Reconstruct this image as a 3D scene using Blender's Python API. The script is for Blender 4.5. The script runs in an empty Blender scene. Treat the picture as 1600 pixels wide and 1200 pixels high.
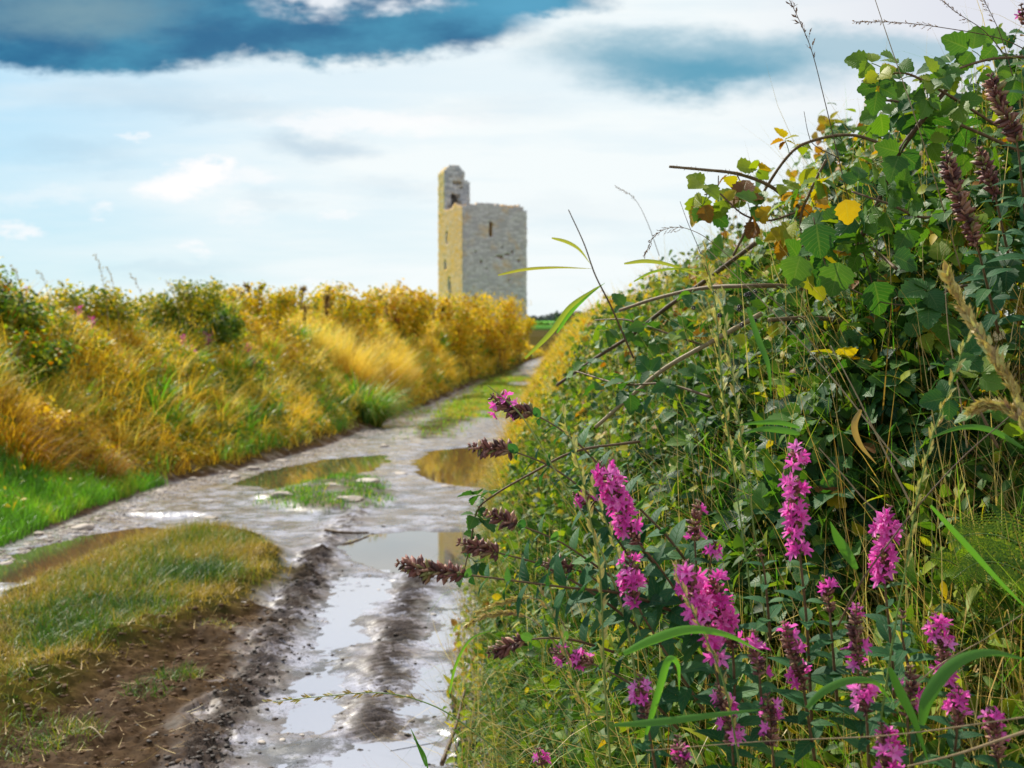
import bpy, math, random
import numpy as np
rng = np.random.default_rng(7)
random.seed(7)
SC = bpy.context.scene
COL = SC.collection
PI = math.pi

# ------------------------------------------------------------------ camera, world, sun, exposure
CAMH, FPX, HZ = 1.3, 1931.0, 576.0
cam_d = bpy.data.cameras.new("camera")
cam = bpy.data.objects.new("camera", cam_d); COL.objects.link(cam)
cam.location = (0, 0, CAMH)
cam.rotation_euler = (PI / 2 - math.atan(24 / FPX), 0, 0)
cam_d.sensor_width = 36
cam_d.lens = FPX / 1600 * 36
cam_d.clip_start = 0.05
cam_d.clip_end = 9000
cam_d.dof.use_dof = True
cam_d.dof.focus_distance = 2.1
cam_d.dof.aperture_fstop = 8.2
SC.camera = cam

SUN_AZ = math.radians(-38)      # measured from +Y towards +X
SUN_EL = math.radians(44)
sun_dir = (math.sin(SUN_AZ) * math.cos(SUN_EL), math.cos(SUN_AZ) * math.cos(SUN_EL), math.sin(SUN_EL))
sd = bpy.data.lights.new("sun", 'SUN'); sd.energy = 5.0; sd.angle = math.radians(0.6); sd.color = (1, .93, .8)
so = bpy.data.objects.new("sun", sd); COL.objects.link(so)
from mathutils import Vector, Matrix
so.rotation_euler = Vector(sun_dir).to_track_quat('Z', 'Y').to_euler()
SC.view_settings.view_transform = 'Standard'
SC.view_settings.look = 'None'
SC.view_settings.exposure = 0.4
SC.view_settings.gamma = 1
SC.view_settings.use_curve_mapping = False
SC.cycles.max_bounces = 8
SC.cycles.transparent_max_bounces = 8
SC.cycles.use_denoising = True

class NT:
    """small node-graph helper"""
    def __init__(s, tree): s.t = tree; tree.nodes.clear()
    def n(s, typ, **kw):
        nd = s.t.nodes.new(typ)
        ins = kw.pop('ins', {})
        for k, v in kw.items(): setattr(nd, k, v)
        for k, v in ins.items(): s.set(nd.inputs[k], v)
        return nd
    def set(s, sock, v):
        if isinstance(v, bpy.types.NodeSocket): s.t.links.new(v, sock)
        elif isinstance(v, bpy.types.Node): s.t.links.new(v.outputs[0], sock)
        else: sock.default_value = v
    def m(s, op, a, b=None, c=None, clamp=False):
        nd = s.t.nodes.new('ShaderNodeMath'); nd.operation = op; nd.use_clamp = clamp
        s.set(nd.inputs[0], a)
        if b is not None: s.set(nd.inputs[1], b)
        if c is not None: s.set(nd.inputs[2], c)
        return nd.outputs[0]
    def mix(s, f, a, b, mode='MIX'):
        nd = s.t.nodes.new('ShaderNodeMix'); nd.data_type = 'RGBA'; nd.blend_type = mode
        s.set(nd.inputs[0], f)
        for q, v in ((6, a), (7, b)):
            if isinstance(v, tuple) and len(v) == 3: v = (*v, 1)
            s.set(nd.inputs[q], v)
        return nd.outputs[2]
    def ramp(s, f, stops, interp='LINEAR'):
        nd = s.t.nodes.new('ShaderNodeValToRGB'); cr = nd.color_ramp; cr.interpolation = interp
        while len(cr.elements) > 1: cr.elements.remove(cr.elements[-1])
        for i, (p, c) in enumerate(stops):
            e = cr.elements[0] if i == 0 else cr.elements.new(p)
            e.position = p
            e.color = (c, c, c, 1) if isinstance(c, (int, float)) else (*c, 1)
        s.set(nd.inputs[0], f)
        return nd.outputs[0]
    def ss(s, v, lo, hi):
        nd = s.t.nodes.new('ShaderNodeMapRange'); nd.interpolation_type = 'SMOOTHSTEP'
        s.set(nd.inputs[0], v); nd.inputs[1].default_value = lo; nd.inputs[2].default_value = hi
        return nd.outputs[0]
    def noise(s, vec, scale, detail=4, rough=.55, out=0, dist=0):
        nd = s.t.nodes.new('ShaderNodeTexNoise'); s.set(nd.inputs['Vector'], vec)
        nd.inputs['Scale'].default_value = scale; nd.inputs['Detail'].default_value = detail
        nd.inputs['Roughness'].default_value = rough; nd.inputs['Distortion'].default_value = dist
        return nd.outputs[out]

# sky: Nishita air with cloud cover that is a function of the direction only
W = bpy.data.worlds.new("World"); SC.world = W; W.use_nodes = True
g = NT(W.node_tree)
tc = g.n('ShaderNodeTexCoord')
sep = g.n('ShaderNodeSeparateXYZ', ins={0: tc.outputs['Generated']})
dx, dy, dz = sep.outputs[0], sep.outputs[1], sep.outputs[2]
ay = g.m('MAXIMUM', g.m('ABSOLUTE', dy), 0.12)
px = g.m('DIVIDE', dx, ay)            # tangent of azimuth
pz = g.m('DIVIDE', dz, ay)            # tangent of elevation
cv = g.n('ShaderNodeCombineXYZ', ins={0: px, 1: g.m('MULTIPLY', pz, 2.4), 2: 0.3})
wv = g.noise(cv, 7, 9, .66, out=1)
wsep = g.n('ShaderNodeSeparateColor', ins={0: wv})
wx = g.m('MULTIPLY', g.m('SUBTRACT', wsep.outputs[0], .5), 0.13)
wz = g.m('MULTIPLY', g.m('SUBTRACT', wsep.outputs[1], .5), 0.065)
qx = g.m('ADD', px, wx); qz = g.m('ADD', pz, wz)
def T(u, v): return ((u - 800) / FPX, (HZ - v) / FPX)
def ell(u, v, ru, rv, lo=1.25, hi=.55, slope=0.0):
    """soft elliptical cloud mask round a direction"""
    cx, cz = T(u, v)
    a = g.m('DIVIDE', g.m('SUBTRACT', qx, cx), ru / FPX)
    zc = g.m('SUBTRACT', g.m('SUBTRACT', qz, cz), g.m('MULTIPLY', g.m('SUBTRACT', qx, cx), slope))
    b = g.m('DIVIDE', zc, rv / FPX)
    r = g.m('SQRT', g.m('ADD', g.m('MULTIPLY', a, a), g.m('MULTIPLY', b, b)))
    return g.m('SUBTRACT', 1.0, g.ss(r, hi, lo))
sky = g.n('ShaderNodeTexSky', sky_type='NISHITA', sun_disc=False, sun_elevation=SUN_EL, sun_rotation=SUN_AZ)
sky.air_density = 1.2; sky.dust_density = .6; sky.ozone_density = 2.5
K = 0.075
E0 = .80
def C(r, gg, b): return (r / K * E0, gg / K * E0, b / K * E0)
base = g.mix(1.0, sky.outputs[0], (.95, 1.12, 1.25), 'MULTIPLY')
# thin white veil: strongest right of centre, streaky towards the left
veil = g.m('SUBTRACT', 1.0, g.ss(px, -.62, .02))
veil = g.m('SUBTRACT', 1.0, veil)
cs = g.n('ShaderNodeCombineXYZ', ins={0: g.m('MULTIPLY', px, 1.0), 1: g.m('MULTIPLY', pz, 7.0), 2: 1.7})
st = g.noise(cs, 3.2, 6, .55)
streak = g.ss(st, .36, .72)
vmask = g.m('ADD', g.m('MULTIPLY', veil, .80), g.m('MULTIPLY', streak, .40), clamp=True)
vmask = g.m('MAXIMUM', vmask, g.m('MULTIPLY', g.m('SUBTRACT', 1.0, g.ss(pz, .0, .16)), .62))
skyc = g.mix(g.m('MULTIPLY', vmask, .97), g.mix(.62, base, C(.36, .66, .80)), C(.885, .935, .94))
# right-hand top greyer lilac
lil = g.m('MULTIPLY', g.ss(px, .12, .40), g.ss(pz, .10, .30))
skyc = g.mix(g.m('MULTIPLY', lil, .7), skyc, C(.66, .66, .76))
# small fair-weather puffs
fine = g.noise(cv, 26, 5, .6)
for (u, v, ru, rv, s) in ((305, 292, 80, 26, 1.0), (345, 280, 32, 20, 1.0), (420, 292, 48, 18, .5), (312, 388, 32, 17, .8), (22, 360, 36, 12, .7), (165, 325, 28, 12, .6), (395, 340, 60, 14, .3), (214, 224, 16, 6, .5), (500, 450, 60, 16, .6), (532, 342, 22, 8, .4), (80, 300, 90, 14, .25), (590, 190, 200, 20, .6)):
    mk = g.m('MULTIPLY', ell(u, v, ru, rv, 1.25, .35), g.ss(fine, .30, .52))
    skyc = g.mix(g.m('MULTIPLY', mk, s), skyc, C(.98, .96, .96))
for (u, v, ru, rv, s) in ((500, 228, 75, 22, .5), (120, 250, 120, 16, .22), (250, 420, 110, 12, .16), (900, 330, 140, 22, .10), (620, 300, 90, 16, .16), (360, 170, 150, 18, .25), (440, 325, 60, 10, .15), (200, 150, 160, 30, .25), (760, 170, 110, 20, .12)):
    mk = ell(u, v, ru, rv, 1.6, .1)
    skyc = g.mix(g.m('MULTIPLY', mk, s), skyc, C(.36, .52, .66))
# heavy blue rain clouds along the top
dn = g.noise(cv, 9, 5, .6)
dark1 = g.m('MAXIMUM', ell(110, 20, 470, 92, 1.12, .84), ell(520, 34, 340, 66, 1.14, .78, -.03))
dark1 = g.m('MAXIMUM', dark1, ell(700, 8, 260, 44, 1.15, .75, .02))
dcol = g.mix(g.ss(dn, .35, .7), C(.010, .125, .27), C(.045, .26, .42))
dcol = g.mix(ell(90, 20, 190, 40, 1.6, 0), dcol, C(.16, .30, .38))
dcol = g.mix(ell(820, 20, 130, 40, 1.5, 0), dcol, C(.07, .33, .52))
skyc = g.mix(g.m('MULTIPLY', dark1, .96), skyc, dcol)
gap = g.m('MULTIPLY', g.m('MAXIMUM', ell(490, 8, 85, 24, 1.5, .3), ell(630, 16, 75, 15, 1.5, .2)), g.ss(fine, .30, .6))
skyc = g.mix(g.m('MULTIPLY', gap, .9), skyc, C(.88, .91, .95))
dark2 = g.m('MAXIMUM', ell(1100, 96, 235, 56, 1.3, .45), g.m('MULTIPLY', ell(1330, 84, 240, 36, 1.3, .4), .85))
skyc = g.mix(dark2, skyc, g.mix(ell(1100, 112, 160, 34, 1.6, 0), C(.36, .54, .64), C(.13, .36, .50)))
bg = g.n('ShaderNodeBackground', ins={0: skyc, 1: K})
out = g.n('ShaderNodeOutputWorld', ins={0: bg.outputs[0]})

# ------------------------------------------------------------------ numpy helpers
_lat = np.random.default_rng(3).random((256, 256))
def vnoise(x, y):
    xi = np.floor(x).astype(int); yi = np.floor(y).astype(int)
    fx = x - xi; fy = y - yi
    fx = fx * fx * (3 - 2 * fx); fy = fy * fy * (3 - 2 * fy)
    a = _lat[xi & 255, yi & 255]; b = _lat[(xi + 1) & 255, yi & 255]
    c = _lat[xi & 255, (yi + 1) & 255]; d = _lat[(xi + 1) & 255, (yi + 1) & 255]
    return (a * (1 - fx) + b * fx) * (1 - fy) + (c * (1 - fx) + d * fx) * fy
def fbm(x, y, sc, oct=4, gain=.5):
    """-1..1 fractal noise, feature size = sc metres"""
    x = np.asarray(x, float); y = np.asarray(y, float)
    s = 0; a = 1; t = 0; f = 1 / sc
    for i in range(oct):
        s = s + a * (vnoise(x * f + 17.3 * i, y * f + 5.1 * i) * 2 - 1); t += a; a *= gain; f *= 2.03
    return s / t * 1.6
def sstep(a, b, x):
    t = np.clip((x - a) / (b - a), 0, 1); return t * t * (3 - 2 * t)
def norm(v): return v / np.maximum(np.linalg.norm(v, axis=-1, keepdims=True), 1e-9)
def G(u, v):
    """ground point (z=0) seen at that place in the photograph"""
    Y = CAMH * FPX / (v - HZ); return ((u - 800) / FPX * Y, Y)
def P(u, v, Y):
    return np.array([(u - 800) / FPX * Y, Y, CAMH + (HZ - v) / FPX * Y])

def interp(tab):
    xs = np.array([t[0] for t in tab], float); ys = np.array([t[1] for t in tab], float)
    return lambda x: np.interp(x, xs, ys)
Rr = interp([(-20, .10), (2.4, .09), (3.4, .02), (4.4, -.08), (6, -.13), (12, -.14), (16, 0), (30, .3), (40, .7), (50, 1.2), (60, 1.9), (70, 2.7), (85, 4.5), (100, 8), (130, 18), (400, 60)])
Ll = interp([(-20, -3.7), (9, -3.66), (11, -3.77), (13.6, -3.85), (16, -3.44), (20, -3.12), (30, -3.05), (45, -2.6), (60, -1.86), (73, -.2), (85, 1.2), (100, 4.6), (130, 14), (400, 56)])
def zg(y):
    y = np.asarray(y, float); t = np.clip(y - 30, 0, None)
    z = np.where(t < 70, .0006 * t * t, 2.94 + .084 * (t - 70))
    z = np.where(y > 133, 5.71 + .040 * (y - 133), z)
    return np.where(y > 620, 25.2, z)
bankL = interp([(0, 0), (.15, .08), (.5, .26), (1.0, .75), (1.5, 1.2), (2.0, 1.5), (2.8, 1.55), (5, 1.1), (12, .6), (60, .3), (3000, 0)])
envL = interp([(-.1, .02), (0, .08), (.3, .32), (.6, .62), (1.0, 1.06), (1.5, 1.58), (2.0, 2.0), (2.6, 2.26), (4, 2.1), (6, 1.6)])
kL = interp([(0, .85), (13, .90), (20, .98), (31, 1.18), (50, 1.50), (75, 1.52), (82, 1.25), (90, .6), (95, 0), (9000, 0)])
bankR = interp([(0, 0), (.12, .10), (.35, .42), (.7, .92), (1.0, 1.2), (1.5, 1.35), (2.5, 1.3), (6, .9), (20, .5), (3000, 0)])
envR = interp([(-.25, .0), (-.1, .08), (0, .30), (.15, .74), (.45, 1.16), (.75, 1.52), (1.0, 1.76), (1.25, 1.92), (1.8, 2.05), (3.5, 1.9)])
kR = interp([(0, .45), (1.2, .50), (1.5, .58), (1.8, .76), (2.4, 1.0), (6, 1.0), (9, .97), (17, 1.0), (30, 1.15), (60, 1.55), (90, 1.5), (100, 1.0), (120, 0), (9000, 0)])

# ------------------------------------------------------------------ mesh helpers
class Acc:
    def __init__(s): s.V = []; s.L = []; s.C = []; s.T = []; s.U = []; s.n = 0
    def add(s, V, L, C, tint=None, uv=None):
        V = np.asarray(V, np.float32).reshape(-1, 3); L = np.asarray(L, np.int64).ravel(); C = np.asarray(C, np.int64).ravel()
        s.V.append(V); s.L.append(L + s.n); s.C.append(C)
        s.T.append(np.broadcast_to(np.asarray(.5 if tint is None else tint, np.float32), (len(C),)))
        s.U.append(np.zeros((len(V), 3), np.float32) if uv is None else np.asarray(uv, np.float32).reshape(-1, 3))
        s.n += len(V)
    def build(s, name, mat, parent=None, smooth=False, mats=None):
        if not s.V:
            return None
        V = np.concatenate(s.V); L = np.concatenate(s.L); C = np.concatenate(s.C)
        me = bpy.data.meshes.new(name)
        me.vertices.add(len(V)); me.vertices.foreach_set('co', V.ravel())
        me.loops.add(len(L)); me.loops.foreach_set('vertex_index', L.astype(np.int32))
        me.polygons.add(len(C))
        st = np.zeros(len(C), np.int32); st[1:] = np.cumsum(C)[:-1]
        me.polygons.foreach_set('loop_start', st)
        if smooth: me.polygons.foreach_set('use_smooth', np.ones(len(C), bool))
        me.update(calc_edges=True)
        a = me.attributes.new('tint', 'FLOAT', 'FACE'); a.data.foreach_set('value', np.concatenate(s.T))
        b = me.attributes.new('lv', 'FLOAT_VECTOR', 'POINT'); b.data.foreach_set('vector', np.concatenate(s.U).ravel())
        me.materials.append(mat)
        o = bpy.data.objects.new(name, me); COL.objects.link(o)
        if parent is not None: o.parent = parent
        return o
    def inst(s, proto, M, Tr, tint):
        """proto = (V, L, C, uv); M (m,3,3) columns are the local axes; Tr (m,3)"""
        V, L, C, U = proto; m = len(Tr)
        if m == 0: return
        W_ = np.einsum('mij,nj->mni', M, V) + Tr[:, None, :]
        LL = (L[None, :] + (np.arange(m) * len(V))[:, None]).ravel()
        s.add(W_.reshape(-1, 3), LL, np.tile(C, m), np.repeat(tint, len(C)), np.tile(U, (m, 1)))

def frames(along, nrm, size, wid=None):
    """local x = across, y = along, z = normal"""
    a = norm(along); n = norm(nrm - (nrm * a).sum(-1, keepdims=True) * a); x = np.cross(a, n)
    size = np.asarray(size)[:, None]; wid = size if wid is None else np.asarray(wid)[:, None]
    return np.stack([x * wid, a * size, n * size], axis=-1)

def leaf_proto(rows, shape, fold=.22, curl=.25, serr=0, cup=0, wav=0):
    """leaf: y 0..1 along, x across"""
    V = []; U = []; F = []; C = []
    ts = np.linspace(0, 1, rows)
    idx = []
    for i, t in enumerate(ts):
        w = shape(t)
        if i in (0, rows - 1):
            idx.append((len(V),)); V.append((0, t, -curl * t * t)); U.append((0, t, 0)); continue
        k = 1 + serr * (1 if i % 2 else -1)
        ww = w * k
        z = -curl * t * t; y2 = t + (0.03 if i % 2 else -.0) * (serr > 0)
        wv_ = wav * math.sin(i * 2.1)
        idx.append((len(V), len(V) + 1, len(V) + 2))
        V += [(-ww, y2, z + fold * ww + wv_), (0, t, z), (ww, y2, z + fold * ww - wv_)]
        U += [(-1, t, 0), (0, t, 0), (1, t, 0)]
    for i in range(rows - 1):
        a, b = idx[i], idx[i + 1]
        if len(a) == 1: F += [a[0], b[1], b[0], a[0], b[2], b[1]]; C += [3, 3]
        elif len(b) == 1: F += [a[0], a[1], b[0], a[1], a[2], b[0]]; C += [3, 3]
        else: F += [a[0], a[1], b[1], b[0], a[1], a[2], b[2], b[1]]; C += [4, 4]
    return (np.array(V, float), np.array(F), np.array(C), np.array(U, float))

ovate = lambda t: .40 * math.sin(PI * min(1, t ** .72)) ** .8
lance = lambda t: .16 * math.sin(PI * min(1, t ** .7)) ** .9
LEAF_BR = leaf_proto(11, ovate, .25, .28, .10, wav=.012)
LEAF_LO = leaf_proto(5, ovate, .25, .3)
LEAF_LA = leaf_proto(8, lance, .35, .38)
LEAF_LAL = leaf_proto(5, lance, .3, .35)

def blades(acc, base, az, L, w, lean, droop, tint, segs=4, face=None):
    """grass blades: base (m,3); az azimuth of lean; L length; w width; lean 0..1 start tilt; droop bends it over"""
    m = len(base); k = segs
    d = np.stack([np.cos(az), np.sin(az), np.zeros(m)], -1)
    ang = rng.random(m) * PI if face is None else face
    sx = np.cos(ang)[:, None] * np.stack([-np.sin(az), np.cos(az), np.zeros(m)], -1) + np.sin(ang)[:, None] * d * .6
    Vs = []; Us = []
    for i in range(k + 1):
        t = i / k
        th = lean + droop * t            # tilt from vertical grows with t
        if i == 0: p = base.copy()
        else: p = p + (d * np.sin(thp)[:, None] + np.array([0, 0, 1.]) * np.cos(thp)[:, None]) * (L / k)[:, None]
        thp = lean + droop * (t + .5 / k)
        ww = (w * (1 - t ** 1.6) * .5 + w * .03)[:, None]
        Vs += [p - sx * ww, p + sx * ww]
        Us += [(-1, t, 0), (1, t, 0)]
    V = np.stack(Vs, 1)
    n2 = 2 * (k + 1)
    f = np.array([[2 * i, 2 * i + 1, 2 * i + 3, 2 * i + 2] for i in range(k)]).ravel()
    LL = (f[None] + (np.arange(m) * n2)[:, None]).ravel()
    acc.add(V.reshape(-1, 3), LL, np.full(m * k, 4), np.repeat(tint, k), np.tile(np.array(Us, float), (m, 1)))

def spline(pts, n=24):
    """Catmull-Rom through the points"""
    p = np.array(pts, float)
    if len(p) == 2: return p[0] + (p[1] - p[0]) * np.linspace(0, 1, n)[:, None]
    q = np.vstack([2 * p[0] - p[1], p, 2 * p[-1] - p[-2]])
    out = []; m = len(p) - 1
    for j in range(n):
        s_ = j / (n - 1) * m; i = min(int(s_), m - 1); t = s_ - i
        a, b, c, d = q[i], q[i + 1], q[i + 2], q[i + 3]
        out.append(.5 * (2 * b + (c - a) * t + (2 * a - 5 * b + 4 * c - d) * t * t + (3 * b - a - 3 * c + d) * t ** 3))
    return np.array(out)

def tube(acc, path, rad, sides=6, tint=.5):
    path = np.asarray(path, float); n = len(path)
    rad = np.broadcast_to(np.asarray(rad, float), (n,))
    tan = norm(np.gradient(path, axis=0))
    up = np.array([.13, .21, .97]); 
    if abs(tan[0] @ up) > .9: up = np.array([.97, .1, .1])
    x = np.cross(tan, up); x = norm(x); y = np.cross(tan, x)
    a = np.arange(sides) * 2 * PI / sides
    V = path[:, None] + rad[:, None, None] * (np.cos(a)[None, :, None] * x[:, None] + np.sin(a)[None, :, None] * y[:, None])
    F = []
    for i in range(n - 1):
        for j in range(sides):
            j2 = (j + 1) % sides
            F += [i * sides + j, i * sides + j2, (i + 1) * sides + j2, (i + 1) * sides + j]
    C_ = [4] * ((n - 1) * sides)
    F += list(range(sides))[::-1] + [(n - 1) * sides + j for j in range(sides)]; C_ += [sides, sides]
    acc.add(V.reshape(-1, 3), F, C_, tint)

def tag(o, label=None, cat=None, group=None, kind=None):
    if label: o['label'] = label
    if cat: o['category'] = cat
    if group: o['group'] = group
    if kind: o['kind'] = kind
    return o
def empty(name, loc, label, cat, group=None):
    o = bpy.data.objects.new(name, None); COL.objects.link(o); o.empty_display_size = .05
    EM.append((o, Vector([float(q) for q in loc])))
    return tag(o, label, cat, group)
EM = []
def settle():
    """give every Empty its place without moving its parts (parts are modelled in world space)"""
    for o, loc in EM:
        o.location = loc
        for c in o.children:
            c.matrix_parent_inverse = Matrix.Translation(-loc)

# ------------------------------------------------------------------ materials
def newmat(name):
    m = bpy.data.materials.new(name); m.use_nodes = True
    return m, NT(m.node_tree)
def leafmat(name, stops, trans=.38, rough=.45, veins=0, spec=.4, tmul=(1.25, 1.3, .55), var=.35, nsc=60):
    m, g = newmat(name)
    at = g.n('ShaderNodeAttribute', attribute_name='tint')
    geo = g.n('ShaderNodeNewGeometry')
    col = g.ramp(at.outputs['Fac'], stops)
    nz = g.noise(geo.outputs['Position'], nsc, 3, .6)
    k = g.m('ADD', 1 - var * .5, g.m('MULTIPLY', nz, var))
    kk = g.n('ShaderNodeCombineColor', ins={0: k, 1: k, 2: k})
    col = g.mix(1.0, col, kk.outputs[0], 'MULTIPLY')
    bump = None
    if veins:
        lv = g.n('ShaderNodeAttribute', attribute_name='lv')
        s = g.n('ShaderNodeSeparateXYZ', ins={0: lv.outputs['Vector']})
        ax = g.m('ABSOLUTE', s.outputs[0])
        ph = g.m('MULTIPLY', g.m('SUBTRACT', s.outputs[1], g.m('MULTIPLY', ax, .28)), veins)
        rib = g.m('ABSOLUTE', g.m('SINE', ph))
        rib = g.ss(rib, 0, .35)
        mid = g.ss(ax, .0, .10)
        v = g.m('MULTIPLY', rib, mid)
        col = g.mix(g.m('MULTIPLY', g.m('SUBTRACT', 1, v), .35), col, g.mix(.5, col, (.35, .42, .16)))
        bp = g.n('ShaderNodeBump', ins={'Strength': .5, 'Distance': .002, 'Height': v}); bump = bp.outputs[0]
    pr = g.n('ShaderNodeBsdfPrincipled', ins={'Base Color': col, 'Roughness': rough, 'Specular IOR Level': spec})
    tcol = g.mix(1.0, col, (*tmul, 1), 'MULTIPLY')
    tr = g.n('ShaderNodeBsdfTranslucent', ins={'Color': tcol})
    if bump: g.set(pr.inputs['Normal'], bump)
    mx = g.n('ShaderNodeMixShader', ins={0: trans, 1: pr.outputs[0], 2: tr.outputs[0]})
    g.n('ShaderNodeOutputMaterial', ins={0: mx.outputs[0]})
    return m
def plainmat(name, stops, rough=.7, nsc=30, bump=.3, bd=.005, spec=.3):
    m, g = newmat(name)
    at = g.n('ShaderNodeAttribute', attribute_name='tint')
    geo = g.n('ShaderNodeNewGeometry')
    nz = g.noise(geo.outputs['Position'], nsc, 5, .6)
    f = g.m('ADD', g.m('MULTIPLY', at.outputs['Fac'], .6), g.m('MULTIPLY', nz, .4))
    col = g.ramp(f, stops)
    bp = g.n('ShaderNodeBump', ins={'Strength': bump, 'Distance': bd, 'Height': nz})
    pr = g.n('ShaderNodeBsdfPrincipled', ins={'Base Color': col, 'Roughness': rough, 'Normal': bp.outputs[0], 'Specular IOR Level': spec})
    g.n('ShaderNodeOutputMaterial', ins={0: pr.outputs[0]})
    return m

# ------------------------------------------------------------------ the ground: one sheet, lane sunk between two banks
def poly(*uv): return np.array([G(u, v) for u, v in uv])
ISL_A = poly((-60, 990), (0, 940), (100, 898), (200, 856), (290, 836), (400, 848), (452, 890), (440, 922), (380, 955), (325, 985), (235, 1025), (150, 1070), (80, 1120), (-60, 1190))
ISL_C = poly((405, 795), (420, 778), (470, 757), (530, 748), (585, 752), (618, 775), (600, 795), (500, 803))
ISL_F = poly((640, 672), (690, 648), (730, 625), (775, 603), (800, 596), (815, 605), (780, 632), (725, 668), (700, 688), (650, 692))
GRASS_L = poly((-200, 900), (-200, 790), (0, 792), (100, 775), (200, 760), (240, 770), (150, 800), (40, 832), (-60, 850))
PUD = {
 'A': poly((-30, 905), (20, 868), (110, 846), (215, 830), (240, 836), (175, 862), (130, 884), (90, 906), (20, 912)),
 'B': poly((376, 758), (425, 736), (500, 720), (598, 710), (600, 722), (550, 742), (500, 752), (440, 764)),
 'D': poly((648, 726), (668, 706), (730, 700), (800, 700), (800, 742), (770, 762), (720, 758), (690, 752)),
 'E': poly((528, 852), (570, 838), (640, 832), (745, 836), (760, 892), (680, 896), (600, 892), (545, 876)),
 'G': poly((395, 1215), (470, 1185), (560, 1160), (650, 1160), (745, 1172), (745, 1260), (380, 1260)),
 'H': poly((505, 905), (600, 905), (600, 940), (572, 1000), (552, 1060), (530, 1110), (500, 1160), (420, 1180), (455, 1080), (480, 980)),
 'I': poly((660, 955), (745, 945), (745, 1010), (700, 1030), (650, 1020)),
 'J': np.array([(.35, 56.5), (.9, 60), (1.4, 64), (2.2, 65), (2.0, 60), (1.3, 57), (.7, 55)]),
 'K': poly((630, 1050), (700, 1040), (735, 1060), (720, 1130), (630, 1150)),
}
BROWN = poly((-80, 1130), (100, 1060), (230, 1010), (400, 950), (430, 985), (400, 1040), (330, 1120), (290, 1250), (-80, 1250))
def ponline(x, y, pl):
    """signed distance to polygon (negative inside)"""
    d = np.full(x.shape, 1e9); ins = np.zeros(x.shape, bool); n = len(pl)
    for i in range(n):
        ax, ay_ = pl[i]; bx, by = pl[(i + 1) % n]
        ex, ey = bx - ax, by - ay_
        t = np.clip(((x - ax) * ex + (y - ay_) * ey) / (ex * ex + ey * ey + 1e-12), 0, 1)
        d = np.minimum(d, (x - ax - t * ex) ** 2 + (y - ay_ - t * ey) ** 2)
        c = ((ay_ > y) != (by > y)) & (x < ex * (y - ay_) / (ey + 1e-12) + ax)
        ins ^= c
    d = np.sqrt(d); return np.where(ins, -d, d)
def pmask(x, y, pl, soft, warp=.0):
    lo = pl.min(0) - 1; hi = pl.max(0) + 1
    out = np.zeros(x.shape); k = (x > lo[0]) & (x < hi[0]) & (y > lo[1]) & (y < hi[1])
    if k.any():
        d = ponline(x[k], y[k], pl)
        if warp: d = d + warp * fbm(x[k], y[k], .35, 3)
        out[k] = sstep(soft, -soft, d)
    return out
def line_mask(x, y, pts, hw):
    pl = [G(u, v) for u, v in pts]
    d = np.full(x.shape, 1e9)
    for (ax, ay_), (bx, by) in zip(pl[:-1], pl[1:]):
        ex, ey = bx - ax, by - ay_
        t = np.clip(((x - ax) * ex + (y - ay_) * ey) / (ex * ex + ey * ey), 0, 1)
        d = np.minimum(d, (x - ax - t * ex) ** 2 + (y - ay_ - t * ey) ** 2)
    return np.exp(-d / (hw * hw))
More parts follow.
